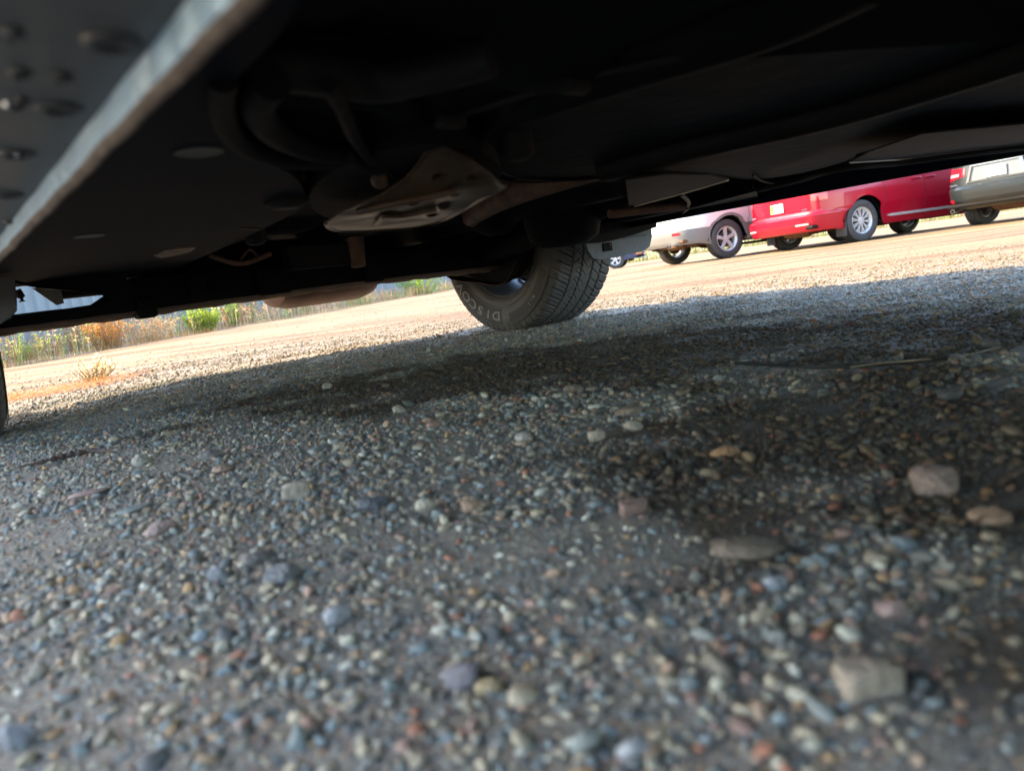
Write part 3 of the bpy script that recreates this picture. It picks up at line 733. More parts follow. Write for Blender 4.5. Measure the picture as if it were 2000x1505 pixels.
B2 = dict(SEDAN); B2.update(paint='blue', recess_light=False)
blu, _ = make_car('blue_sedan', V3(4.5, 26.6), math.radians(165), B2)
tag(blu, 'small blue car far behind the silver one, just below the mud flap', 'car', 'cars parked in the sunlit yard')
ROT_OWN = math.atan2(FX.y, FX.x)
# ------------------------------------------------------------------ the vehicle overhead
OWNC = dict(W=1.10, L=3.0, R=.36, Ra=.43, rb=.216, rim='five', xr=-.98, xf=4.0, sill=.325, bump_r=.42, bump_f=.34, belt=1.12, hood=1.1, deck=1.12, roof=1.74,
  top=[(-1.1, 1.15), (2.7, 1.14), (3.4, 1.08), (4.0, .98)], prof_r=[(.3, .08), (.45, .02), (.6, 0), (.72, .01), (.76, .05), (1.15, .10)],
  prof_f=[(.2, -.05), (.4, 0), (.7, 0), (1.15, -.1)], prof_w=[(.32, .955), (.4, .985), (.7, 1.0), (.9, .995), (1.15, .955)],
  gh=(-.88, 3.15), gr=.2, gf=1.1, windows=[(-.6, .3), (.4, 1.3), (1.38, 2.2)], seams=[(.55, -.05), (1.5, .0), (2.45, .05)], handles=[1.35, 2.3], hz=.98, paint='own', own=True,
  lamps=[('lamp', .74, 1.08+.10, .92, 1.10, 'lamp')], plate=(.86, .31, .155), platecol='plate_y', rear_lines=[[(-.7, 1.1), (-.66, .78), (0, .765), (.66, .78), (.7, 1.1)]], garnish=(.98, .3), garnmat='chrome')
own, osh = make_car('overhead_suv', tuple(OWN), ROT_OWN, OWNC)
tag(own, 'dark vehicle seen from below, its underbody filling the top of the view', 'car')
def part(nm, vf, m, smooth=False, auto=None, bev=0, parent=None, idx=None):
    o = obj(nm, vf, MT[m] if isinstance(m, str) else m, parent or own, smooth=smooth, auto=auto, idx=idx)
    if bev: bevel(o, bev)
    return o
# floor pan as a pressed sheet with rails, swages and domes
def floor_z(x, y):
    z = .425
    for yc, wd, dp in ((-.52, .055, .045), (.50, .06, .05), (.0, .11, -.05), (-.74, .03, .012), (-.34, .02, .010), (.28, .02, .01), (.76, .03, .012)):
        z -= dp*math.exp(-((y-yc)/wd)**4)
    for xc, wd, dp in ((1.05, .05, .022), (1.75, .04, .015), (2.6, .05, .02), (.45, .06, .03)):
        z -= dp*math.exp(-((x-xc)/wd)**4)
    z -= .055*math.exp(-((y+.9)/.09)**2)
    return z
nx, ny = 200, 110; V = []; Fc = []
for i in range(nx):
    for j in range(ny):
        x = -.9+4.7*i/(nx-1); y = -.893+1.9*j/(ny-1); V.append((x, y, floor_z(x, y)))
for i in range(nx-1):
    for j in range(ny-1):
        x = -.9+4.7*i/(nx-1); y = -.893+1.9*j/(ny-1)
        if any(abs(x-cx) < .42 for cx in (0, 3.0)) and (y < -.62 or y > .66): continue
        a = i*ny+j; Fc.append((a, a+1, a+ny+1, a+ny))
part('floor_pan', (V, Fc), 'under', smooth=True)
# near sill: hanging weld flange and the cladding beside it
V = []; Fc = []; n = 220; xs = [.47+2.16*i/n for i in range(n+1)]
prof = [(-.8920, .345), (-.8925, .3010), (-.8938, .2992), (-.8962, .3000), (-.8990, .3030), (-.8990, .3125), (-.8998, .3145)]
m_ = len(prof); idx = []
for i, x in enumerate(xs):
    wv = .00022*math.sin(x*60)+.00018*math.sin(x*23+1); wz = .0016*noise.noise(Vector((x*22, 0, 5)))
    for k, (y, z) in enumerate(prof): V.append((x, y+wv*(1 if z < .335 else .3), z+(wz if z < .31 else 0)))
for i in range(n):
    for k in range(m_-1):
        a = i*m_+k; Fc.append((a, a+1, a+m_+1, a+m_)); idx.append(0 if k >= 4 else 1)
fo = obj('sill_flange', (V, Fc), [MT['zinc'], MT['rustedge']], own, smooth=True, idx=idx)
V = []; Fc = []; prof = [(-.8998, .3148), (-.915, .3160), (-.935, .3175), (-.965, .3200), (-.995, .3240), (-1.02, .3300), (-1.040, .338), (-1.055, .352), (-1.068, .38), (-1.084, .42), (-1.089, .47), (-1.07, .50)]
m_ = len(prof); n = 100
for i in range(n+1):
    x = .47+2.10*i/n
    for k, (y, z) in enumerate(prof): V.append((x, y, z+(.003*math.exp(-(((x-1.2) % .6-.3)/.02)**2) if k in (4, 5) else 0)))
for i in range(n):
    for k in range(m_-1):
        a = i*m_+k; Fc.append((a, a+1, a+m_+1, a+m_))
cl = part('rocker_cladding', (V, Fc), 'clad', smooth=True)
def cz(y): return interp(-y, [(.8998, .3148), (.935, .3175), (.965, .32), (.995, .324), (1.02, .33), (1.04, .338), (1.1, .36)])
def dome(r, h): return lathe([(.002, 0), (.002, r*1.1), (-h*.1, r), (-h*.25, r*.8), (-h*.1, r*.6), (h*.2, r*.5), (h*.2, 0)], 24, 'z')
for (u, v, r) in ((215, 48, .010), (112, 185, .010), (35, 120, .004), (18, 40, .004), (115, 122, .004), (25, 185, .0035), (38, 172, .003), (30, 280, .009), (15, 362, .009), (20, 415, .006)):
    p = car(u, v, z=.322); 
    part('drain_plug', move(dome(r, .0045), (p.x, p.y, cz(p.y)-.001)), 'plug', auto=40, parent=cl)
for (u, v) in ((8, 186), (80, 184), (28, 282), (10, 40)):
    p = car(u, v, z=.321); part('screw_head', move(dome(.0011, .002), (p.x, p.y, cz(p.y)-.0015)), 'chrome', auto=40, parent=cl)
# other pieces traced at their own heights
def trace(pts, z): return [car(u, v, z=z) for u, v in pts]
def ovalh(u, v, ru, rv, z, n=14, sk=.15): return [car(u+ru*math.cos(2*PI*k/n), v+rv*math.sin(2*PI*k/n)-sk*ru*math.cos(2*PI*k/n), z=z) for k in range(n)]
def chaikin(P, k=2):
    P = [Vector(p) for p in P]
    for _ in range(k): P = [q for a, b in zip(P, P[1:]+P[:1]) for q in (a*.75+b*.25, a*.25+b*.75)]
    return P
# fuel tank
tk = trace([(938, 250), (950, 300), (985, 346), (1100, 349), (1230, 338), (1370, 336), (1480, 352), (1560, 340), (1650, 318), (1690, 290), (2150, 226), (2300, 60), (1500, 95), (1100, 160)], .372)
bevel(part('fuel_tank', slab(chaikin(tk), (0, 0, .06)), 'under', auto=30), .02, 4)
part('tank_seam', tube(curve(trace([(952, 347), (1010, 356), (1120, 352), (1230, 343), (1370, 340)], .370)), .0022, 6), 'shield')
part('tank_strap', tube(curve(trace([(1471, 343), (1490, 354), (1520, 358), (1580, 352), (1640, 341)], .366)), .0028, 6), 'shield')
pn = trace([(-60, 520), (60, 556), (150, 566), (250, 572), (345, 524), (440, 482), (545, 432), (600, 402), (585, 345), (520, 318), (440, 255), (430, 180), (560, 60), (640, -120), (520, -120), (400, 60), (180, 330), (0, 500)], .352)
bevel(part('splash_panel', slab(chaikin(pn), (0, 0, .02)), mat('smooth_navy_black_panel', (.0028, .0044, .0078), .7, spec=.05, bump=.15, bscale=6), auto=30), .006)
# round resonator dish
p = car(575, 235, z=.385)
part('spare_dish', move(lathe([(0, 0), (-.008, .045), (-.004, .055), (.0, .075), (-.016, .085), (-.020, .105), (-.012, .118), (.03, .125)], 64, 'z'), (p.x, p.y, .39)), 'under', auto=40)
for u, v, r in ((378, 241, .020), (167, 428, .020)):
    p = car(u, v, z=.375); part('access_cap', move(lathe([(0, 0), (0, r), (.03, r)], 32, 'z'), (p.x, p.y, .3505)), 'under3', auto=40)
# stamped suspension bracket catching the light of the yard
zb = .325
outer = trace([(637, 436), (641, 444), (662, 451), (700, 450), (762, 447), (815, 441), (862, 432), (905, 411), (950, 385), (988, 365), (960, 352), (925, 346), (868, 343), (838, 352), (795, 378), (745, 398), (700, 410), (660, 425)], zb)
holes = [ovalh(u, v, a, b, zb) for u, v, a, b in ((747, 387, 17, 5), (857, 366, 11, 3.2), (757, 415, 18, 4.5), (843, 421, 11, 4.5), (868, 402, 13, 6), (920, 360, 8, 2.2), (888, 382, 9, 2), (825, 390, 9, 1.8), (808, 400, 10, 1.8))]
br = part('suspension_bracket', slab(outer, (0, 0, .003), holes), 'bracket')
bm = bmesh.new(); bm.from_mesh(br.data); bmesh.ops.triangulate(bm, faces=bm.faces)
for _ in range(5):
    es = [e for e in bm.edges if e.calc_length() > .014]
    if es: bmesh.ops.subdivide_edges(bm, edges=es, cuts=1); bmesh.ops.triangulate(bm, faces=bm.faces)
b0, b1 = car(700, 436, z=zb), car(930, 386, z=zb); ed = (b1-b0).normalized(); pe = Vector((ed.y, -ed.x, 0)); c0 = Vector((2.2, -.995, 0))-b0
if pe.dot(c0) < 0: pe = -pe
for v in bm.verts:
    q = (v.co-b0).dot(pe); v.co.z += .55*max(0, q-.07)**1.5+.0015*noise.noise(v.co*18)+.0012*math.sin((v.co-b0).dot(ed)*40)
for f in bm.faces: f.smooth = abs(f.normal.z) > .5
bm.to_mesh(br.data); bm.free()
lip = [p+Vector((0, 0, .001)) for p in outer[0:10]]
part('bracket_lip', tube(curve(lip, 4), .0035, 8), 'bracket', parent=br)
part('bracket_rib', tube(curve(trace([(735, 437), (745, 428), (752, 422), (790, 420), (850, 408)], zb-.003), 5), .004, 8), 'bracket', parent=br)
part('bracket_rib', tube(curve(trace([(700, 412), (760, 398), (830, 385), (890, 372)], zb-.001), 5), .005, 8), 'bracket', parent=br)
bx = trace([(590, 395), (640, 432), (700, 408), (795, 376), (868, 341), (985, 358), (970, 300), (820, 270), (640, 330)], zb+.03)
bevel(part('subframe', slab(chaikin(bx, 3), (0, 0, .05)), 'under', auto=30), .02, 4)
def pipe(nm, pts, z, r, m='under', k=8, n=14): return part(nm, tube(curve(trace(pts, z), k), r, n), m, auto=60)
pipe('round_pipe', [(434, 150), (430, 195), (442, 245), (480, 285), (545, 308), (625, 312), (695, 302)], .355, .010)
pipe('inner_pipe', [(530, 160), (502, 200), (525, 248), (590, 283), (670, 298), (735, 322)], .36, .013)
pipe('curved_strap', [(640, 165), (668, 215), (690, 265), (728, 318), (760, 345)], .356, .006, 'under')
pipe('upper_ridge', [(480, 140), (560, 136), (640, 146), (720, 160), (800, 150), (960, 110)], .375, .016, 'under2')
pipe('brake_line', [(760, 300), (860, 240), (960, 205), (1150, 150), (1500, 70), (1800, -40)], .372, .004, 'under2')
pipe('frame_tube', [(1180, 330), (1330, 288), (1600, 226), (1850, 150), (2200, 30)], .368, .022, 'under2')
pipe('frame_tube', [(1000, 190), (1200, 120), (1500, 20), (1700, -80)], .39, .03, 'under')
pipe('wiring_loom', [(1480, 372), (1560, 352), (1640, 330), (1760, 318), (1900, 300), (2100, 278)], .338, .006, 'under2')
for u, v in ((1330, 300), (1500, 262), (1680, 214), (880, 232), (1120, 162)):
    q = car(u, v, z=.365); part('line_clip', box((q.x, q.y, .362), (.014, .03, .012)), 'under2', bev=.003)
for u, v, r in ((560, 395, .03), (500, 470, .02), (1010, 300, .02)):
    q = car(u, v, z=.35); part('rubber_grommet', move(lathe([(-.01, 0), (-.01, r*.6), (-.004, r), (.02, r)], 24, 'z'), (q.x, q.y, .352)), 'under2', auto=40)
# heat shields
for nm, pl, z in (('heat_shield', [(1228, 401), (1247, 402), (1330, 378), (1422, 351), (1385, 342), (1300, 341), (1222, 352)], .335),
                  ('heat_shield', [(1660, 317), (1840, 306), (2160, 280), (2180, 225), (2000, 243), (1800, 262), (1700, 296)], .345)):
    q = trace(pl, z); h = part(nm, slab(q, (0, 0, .003)), 'shield')
    if pl[0][0] < 1500: e = trace([(1240, 402.5), (1330, 378.5), (1422, 351.5)], z)
    else: e = trace([(1660, 317.5), (1840, 306.5), (2160, 280.5)], z)
    part('shield_edge_glint', tube(e, .0019, 6), 'edge', parent=h)
q = trace([(1120, 468), (1180, 452), (1300, 432), (1480, 398), (1470, 375), (1340, 402), (1200, 428), (1130, 440)], .345)
bevel(part('side_rail', slab(q, (0, 0, .06)), 'under', auto=30), .01)
part('cross_rod', tube(trace([(1190, 418), (1262, 410), (1335, 402)], .34), .012, 12), 'rust', auto=50)
part('rod_bracket', tube(curve(trace([(1330, 380), (1345, 395), (1338, 412), (1318, 422), (1290, 424)], .342)), .005, 8), 'under2', auto=50)
# rear twist beam with rusty lower face
nb_ = 60; V = []; Fc = []; idx = []
for i in range(nb_+1):
    y = -.83+1.66*i/nb_; zz = .2465+.004*math.sin(3*y+1)+.0015*noise.noise(Vector((y*18, 2, 1)))
    sg = .006*math.exp(-((y+.47)/.03)**2)
    tp = .036 if y < -.58 else .036+.06*min(1, (y+.58)/.1)
    for k, (x, z) in enumerate(((.11, zz+tp), (.115, zz+.012), (.10, zz+.006), (.06, zz), (.0, zz+.001-sg), (-.02, zz+.01), (-.03, zz+tp), (.0, zz+tp+.01))): V.append((x, y, z))
for i in range(nb_):
    for k in range(8):
        a = i*8+k; b = i*8+(k+1) % 8; Fc.append((a, b, b+8, a+8)); idx.append(1 if k in (1, 2, 3, 4) else 0)
o = obj('axle_beam', (V, Fc), [MT['under'], MT['rust']], own, idx=idx, auto=50)
a, b = car(268, 592, x=.1), car(300, 612, x=.1)
bevel(part('beam_joint', box((.10, -.475, .262), (.07, .05, .055)), 'under'), .01)
part('beam_lit_edge', tube([(.05, -.84+1.62*i/60, .2455+.004*math.sin(3*(-.84+1.62*i/60)+1)+.0012*math.sin(i*2.3)) for i in range(61)], [.0035+.0015*math.sin(i*1.3) for i in range(61)], 7), 'lip')  # rusty lower edge, its warm glow painted as a paler tube
for c_, s_ in (((.13, -.12, .30), (.03, .10, .09)), ((.13, .22, .30), (.04, .06, .09)), ((.13, -.34, .305), (.05, .05, .06))): bevel(part('beam_bracket', box(c_, s_), 'under'), .008)
# trailing arms and near corner pieces
for s in (1,):
    part('trailing_arm', tube(curve([(0, s*.74, .32), (.3, s*.70, .33), (.7, s*.66, .37), (.9, s*.64, .40)]), [.045]*12+[.035]*7, 12), 'under', auto=60)
# spring seats and round lower buckets
for s, (u, v) in ((1, (1100, 440)), ):
    p = car(u, v, y=.60)
    part('spring_bucket', move(lathe([(-.075, 0), (-.070, .07), (-.05, .105), (0, .118), (.10, .12)], 40, 'z'), (p.x, p.y, p.z+.01)), 'under', auto=40)
p = car(650, 505, x=.2)
for yy, rr_ in ((-.25, .05), (.10, .06)):
    part('damper', tube([(.02, yy, .30), (.05, yy, .50)], rr_, 18), 'under', auto=50)
part('spare_bracket', tube(curve([car(u, v, x=.2) for u, v in ((470, 508), (488, 487), (505, 503))], 3), .004, 6), 'rust')
p = car(620, 500, x=.22); bevel(part('damper_box', box((p.x, p.y, p.z), (.06, .20, .07)), 'under2'), .008)
p = car(697, 498, x=.25); part('hanger', tube([(p.x, p.y, p.z-.035), (p.x-.01, p.y+.005, p.z+.05)], [.022, .03], 16), 'rust', auto=60)
p = car(470, 515, x=.22); part('wiring_clip', tube(curve([(p.x, p.y-.08, p.z+.03), (p.x, p.y, p.z), (p.x, p.y+.09, p.z+.02)], 5), .007, 8), 'rust', auto=60)
for k_, pl_ in enumerate(([(300, 500), (325, 490), (352, 486), (383, 484), (372, 492), (340, 500), (315, 504)], [(470, 446), (510, 447), (508, 449), (470, 449)])):
    part('lit_scuff_seam', slab(trace(pl_, .3505), (0, 0, .002)), 'lip' if k_ == 0 else 'shield', parent=None)  # first sliver: scuffed dirt with a warm lit patch in its colour
# brake drum, dust shield with its curled flange
drum = [car(u, v, y=.79) for u, v in ((862, 440), (868, 500), (905, 532), (940, 548), (975, 552), (1000, 545), (1018, 525), (1030, 490), (1032, 440))]
part('knuckle_cover', slab(drum, (0, .03, 0)), 'under')
fl = [car(u, v, y=.785) for u, v in ((800, 491), (822, 497), (850, 510), (872, 530), (892, 543), (930, 550), (965, 556), (992, 552), (1010, 536), (1018, 510))]
fc = curve(fl, 5); V = []; Fc = []
for i, p in enumerate(fc):
    V += [(p.x, p.y-.03, p.z+.002+.004*math.sin(i*.5)), (p.x, p.y-.012, p.z-.003), (p.x, p.y, p.z), (p.x, p.y+.01, p.z+.012)]
for i in range(len(fc)-1):
    for k in range(3): Fc.append((4*i+k, 4*i+k+1, 4*i+k+5, 4*i+k+4))
part('dust_shield', (V, Fc), 'shield', smooth=True)
part('dust_shield_edge', tube([Vector(V[4*i]) for i in range(len(fc))], .0016, 6), 'bracket')
p = car(945, 485, y=.78); bevel(part('sensor_block', box(p, (.035, .02, .03)), 'under2'), .004)
# mud flap in front of the far wheel
x0 = .50
fp = [(x0, .835, .42), (x0, .845, .31), (x0, .855, .262), (x0, .875, .236), (x0, .91, .227), (x0, 1.0, .229), (x0, 1.10, .235), (x0, 1.165, .240), (x0, 1.195, .252), (x0, 1.215, .29), (x0, 1.215, .36), (x0, 1.16, .42)]
hole = [(x0, .985, .268), (x0, 1.035, .268), (x0, 1.035, .292), (x0, .985, .292)]
fo = part('mud_flap', slab(fp, (-.012, 0, 0), []), 'flap'); bevel(fo, .004, 3)
part('flap_rib', box((x0+.004, 1.10, .296), (.010, .16, .006)), 'flap', bev=.002, parent=fo)
part('flap_dark_plate', box((x0+.002, .955, .268), (.006, .05, .03)), 'under', bev=.003, parent=fo)  # solid dark plate stands in for the shade inside a hole
part('flap_screw', move(lathe([(0, 0), (0, .005), (.004, .0045), (.005, 0)], 12, 'x'), (x0+.004, .965, .275)), 'rust', auto=40, parent=fo)
bevel(part('sill_end', slab([car(u, v, x=.53) for u, v in ((1090, 440), (1095, 477), (1150, 473), (1192, 470), (1235, 459), (1282, 443), (1282, 415), (1090, 415))], (-.02, 0, 0)), 'under'), .004)
# muffler hanging behind the axle
v, f = lathe([(-.225, 0), (-.222, .05), (-.20, .088), (-.15, .104), (.15, .104), (.20, .088), (.222, .05), (.225, 0)], 40, 'y')
v = [(p[0]*1.5, p[1], p[2]*.82) for p in v]
part('muffler', move((v, f), (-.5, .335, .292)), mat('brown_rusted_muffler', (.16, .075, .05), .6, .3, col2=(.10, .05, .038), vscale=14, bump=.2, bscale=50), auto=40)
part('exhaust_pipe', tube(curve([(-.5, .5, .30), (-.45, .62, .34), (-.2, .66, .42), (.2, .60, .42), (.6, .3, .40), (1.2, .1, .40), (2.6, .1, .40)]), .028, 14), 'rust', auto=60)
# near rear corner: light bracket, rod, splash panel beside the near wheel
bk = [car(u, v, x=-.25) for u, v in ((62, 562), (112, 567), (120, 568), (125, 592), (111, 596), (96, 586))]
part('beige_bracket', slab(bk, (-.004, 0, 0)), 'beige')
part('damper_rod', tube([car(u, v, x=-.2) for u, v in ((33, 566), (42, 580), (44, 589))], .010, 10), 'rust', auto=50)
sp_ = [car(u, v, x=.46) for u, v in ((-60, 540), (26, 545), (31, 580), (31, 605), (22, 620), (0, 629), (-60, 632))]
bevel(part('near_mud_flap', slab(sp_, (-.012, 0, 0)), 'clad'), .005)
cp = [car(u, v, x=.16) for u, v in ((30, 553), (75, 562), (125, 566), (180, 572), (260, 590), (262, 560), (200, 500), (30, 500))]
part('corner_panel', slab(cp, (-.01, 0, 0)), 'under')
bevel(part('rear_floor', box((-.62, 0, .47), (.58, 1.3, .06)), 'under'), .01); bevel(part('rear_valance', box((-.94, 0, .46), (.05, 1.7, .08)), 'under'), .01)

bevel(part('rear_crossmember', box((-.78, .17, .395), (.05, 1.42, .09)), 'under'), .01)
bevel(part('axle_tub', box((-.15, .12, .375), (.03, 1.25, .13)), 'under'), .01)
# ---- detailed wheels of this vehicle
def tyre_detailed(R, W, rb, nt=1440):
    h = W/2; prof = [(-h*.78, rb-.004, 0), (-h*.86, rb+.004, 0), (-h*.90, rb+.010, 0), (-h*.955, rb+.022, 0), (-h*.96, rb+.028, 0), (-h*1.0, rb+.045, 0)]
    for k in range(1, 9):
        t = k/8; prof.append((-h*(1.0+.045*math.sin(PI*t*.8)), rb+.045+(R-.045-rb-.045)*t, 0))
    prof += [(-h*.985, R-.030, 3), (-h*.96, R-.020, 3), (-h*.925, R-.011, 3), (-h*.88, R-.006, 3)]
    half = [p for p in prof]; ys = np.arange(-h*.86, h*.8601, .0021)
    tread = [(y, R-.0045*(abs(y)/(h*.86))**3, 2) for y in ys]
    allp = half+tread+[(-y, r, k) for y, r, k in reversed(half)]
    m = len(allp); V = np.zeros((nt, m, 3)); th = np.linspace(0, 2*PI, nt, endpoint=False)
    Y = np.array([p[0] for p in allp]); Rr = np.array([p[1] for p in allp]); K = np.array([p[2] for p in allp])
    rad = np.tile(Rr, (nt, 1)); TH = th[:, None]; YY = Y[None, :]
    zig = .0016*np.sign(np.sin(TH*110))
    for g, gw in ((-.080, .0046), (-.030, .0052), (.030, .0052), (.080, .0046)):
        msk = (np.abs(YY-g-zig) < gw)*(K == 2)[None, :]; rad = np.where(msk > 0, Rr[None, :]-.0085, rad)
    NL = 64; ph = (TH*NL/(2*PI))
    def sipe(off, skew, wdt, y0, y1, dp, kk=(2,)):
        nonlocal rad
        f = (ph+off+YY*skew) % 1.0; msk = (np.minimum(f, 1-f) < wdt)*(YY > y0)*(YY < y1)*np.isin(K, kk)[None, :]
        rad = np.where(msk > 0, np.minimum(rad, Rr[None, :]-dp), rad)
    sipe(0, 12, .085, -h, -.088, .007, (2, 3)); sipe(.5, 12, .035, -.125, -.085, .005)
    sipe(.3, -18, .05, -.075, -.045, .005); sipe(.7, 22, .04, -.058, -.034, .004)
    sipe(.1, 30, .045, -.020, .0, .005); sipe(.55, -30, .04, .002, .020, .005)
    sipe(.8, 20, .05, .034, .076, .005); sipe(.0, 12, .085, .088, h, .007, (2, 3))
    V[:, :, 0] = rad*np.cos(TH); V[:, :, 1] = np.broadcast_to(YY, rad.shape); V[:, :, 2] = rad*np.sin(TH)
    zmin = -R+.011; V[:, :, 2] = np.maximum(V[:, :, 2], zmin+.0*V[:, :, 2])
    low = V[:, :, 2] < -R+.07; V[:, :, 1] += np.where(low & (K != 2)[None, :], np.sign(V[:, :, 1])*.0*(1-(V[:, :, 2]+R)/.07), 0)
    v = V.reshape(-1, 3); i = np.arange(nt)[:, None]; j = np.arange(m-1)[None, :]; i2 = (i+1) % nt
    F_ = np.stack([i*m+j, i*m+j+1, i2*m+j+1, i2*m+j], -1).reshape(-1, 4)
    me = bpy.data.meshes.new('tyre'); me.vertices.add(len(v)); me.vertices.foreach_set('co', v.astype(np.float32).ravel())
    me.loops.add(len(F_)*4); me.loops.foreach_set('vertex_index', F_.astype(np.int32).ravel())
    me.polygons.add(len(F_)); me.polygons.foreach_set('loop_start', np.arange(0, len(F_)*4, 4, dtype=np.int32))
    me.update(calc_edges=True); me.materials.append(MT['tyre_own'])
    return me
TY = tyre_detailed(.364, .318, .216)
def side_y(r):          # lateral position of the inner sidewall at radius r
    rb, R, h = .216, .364, .159; t = max(0, min(1, (r-rb-.045)/(R-.045-rb-.045))); return -h*(1+.045*math.sin(PI*t*.8))
def own_wheel(y, flip):
    hub = obj('wheel', lathe([(-.06, 0), (-.06, .13), (-.045, .150), (-.01, .152), (-.01, .07), (.05, .07), (.05, 0)], 48), MT['brake'], own, auto=30)
    hub.location = (0, y, .350); hub.rotation_euler = (0, 0, 0 if flip > 0 else PI)
    t = bpy.data.objects.new('tyre', TY); COL.objects.link(t); t.parent = hub
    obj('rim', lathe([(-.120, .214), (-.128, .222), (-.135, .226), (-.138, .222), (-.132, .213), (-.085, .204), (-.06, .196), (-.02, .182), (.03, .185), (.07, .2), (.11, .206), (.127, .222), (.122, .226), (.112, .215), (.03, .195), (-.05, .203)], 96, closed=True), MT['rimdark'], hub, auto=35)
    parts = []
    for k in range(5):
        a = 2*PI*k/5+.5; c, s = math.cos(a), math.sin(a); v = []
        for rr, ww in ((.03, .03), (.19, .045)):
            for yy in (.055, .085):
                for q in (-1, 1): v.append((rr*c-s*ww*q, yy, rr*s+c*ww*q))
        parts.append((v, [(0, 1, 5, 4), (2, 6, 7, 3), (0, 4, 6, 2), (1, 3, 7, 5), (4, 5, 7, 6)]))
    obj('spokes', join(*parts), MT['rimdark'], hub)
    # raised lettering and darker bands on the inner sidewall, reading clockwise
    def band(a0, a1, r1, r2, name):
        V, F = [], []; n = 50
        for i in range(n+1):
            a = math.radians(a0+(a1-a0)*i/n)
            for q in range(6):
                r = r1+(r2-r1)*q/5; V.append((r*math.cos(a), side_y(r)-.0007, r*math.sin(a)))
        for i in range(n):
            for q in range(5): F.append((i*6+q, i*6+q+1, i*6+q+7, i*6+q+6))
        obj(name, (V, F), MT['band'], hub, smooth=True)
    band(150, 270, .262, .322, 'sidewall_band'); band(279, 335, .285, .330, 'sidewall_band')
    def text(s, a_start, rmid, hgt, adv, nm):
        for i, ch in enumerate(s):
            cu = bpy.data.curves.new(nm, 'FONT'); cu.body = ch; cu.size = hgt*1.38; cu.extrude = .0006; cu.align_x = 'CENTER'; cu.offset = hgt*.028
            to = bpy.data.objects.new(nm, cu); COL.objects.link(to); dg = bpy.context.evaluated_depsgraph_get()
            me = bpy.data.meshes.new_from_object(to.evaluated_get(dg)); bpy.data.objects.remove(to)
            bm = bmesh.new(); bm.from_mesh(me); bmesh.ops.triangulate(bm, faces=bm.faces)
            for _ in range(4):
                es = [e for e in bm.edges if e.calc_length() > .006]
                if es: bmesh.ops.subdivide_edges(bm, edges=es, cuts=1)
                bmesh.ops.triangulate(bm, faces=bm.faces)
            bm.to_mesh(me); bm.free()
            yield i, me
    def letters(s, a_start, rmid, hgt, adv, nm, stretch=1.2):
        V, F = [], []
        for i, me in text(s, a_start, rmid, hgt, adv, nm):
            k = len(V)
            for v in me.vertices:
                lx, ly, lz = v.co.x*stretch, v.co.y-hgt/2, v.co.z
                r = rmid+ly; a = math.radians(a_start-adv*i)-lx/rmid
                V.append((r*math.cos(a), side_y(r)-.0018-lz, r*math.sin(a)))
            for p in me.polygons: F.append(tuple(k+q for q in p.vertices))
        obj(nm, (V, F), MT['letter'], hub)
    letters('DISCOVERER', 264, .292, .036, 10.2, 'raised_lettering', 1.35)
    letters('M+S', 312, .307, .013, 3.6, 'raised_lettering', 1.1)
    for (a0, a1, r) in ((0, 360, .2555), (0, 360, .331)):
        pts = [(r*math.cos(math.radians(a)), side_y(r)-.0003, r*math.sin(math.radians(a))) for a in range(a0, a1+1, 4)]
        obj('sidewall_ring', tube(pts, .0012, 6, cap=False), MT['tyre_own'], hub)
    return hub
hw_ = own_wheel(.989, 1); hw_.location.x = .03; hw_.location.z = .354; hw_.rotation_euler.z = math.radians(-.6); own_wheel(-.992, -1)

# ------------------------------------------------------------------ long metal shed behind the weeds
wx = lambda y: -9.6+.145*(y-7.6)
rt = empty('metal_shed', (wx(5.5)-.0, 5.5, 0), math.atan2(1, .145))
Ls = 88; V, F = [], []; i = 0; s = 0; prof = []
while s < Ls:
    prof += [(s, 0), (s+.14, 0), (s+.18, -.04), (s+.26, -.04)]; s += .30
for x, y in prof:
    for z in (.12, 1.1, 2.2, 3.0): V.append((x, y, z))
for k in range(len(prof)-1):
    for q in range(3): F.append((k*4+q, k*4+q+1, k*4+q+5, k*4+q+4))
obj('siding', (V, F), MT['siding'], rt)
obj('foundation', box((Ls/2, .12, .07), (Ls, .30, .18)), mat('concrete', (.36, .34, .31), .9, var=.3, vscale=3), rt)
obj('roof', ([(0, -.3, 2.98), (Ls, -.3, 2.98), (Ls, 5, 4.2), (0, 5, 4.2), (0, -.3, 3.05), (Ls, -.3, 3.05), (Ls, 5, 4.27), (0, 5, 4.27), ], [(0, 1, 2, 3), (7, 6, 5, 4), (0, 4, 5, 1), (1, 5, 6, 2), (2, 6, 7, 3), (3, 7, 4, 0)]), MT['siding'], rt)
obj('back_wall', box((Ls/2, 9.9, 2.1), (Ls, .1, 4.1)), MT['siding'], rt)
tag(rt, 'long pale blue metal sided shed standing in shade behind the weeds', 'shed')

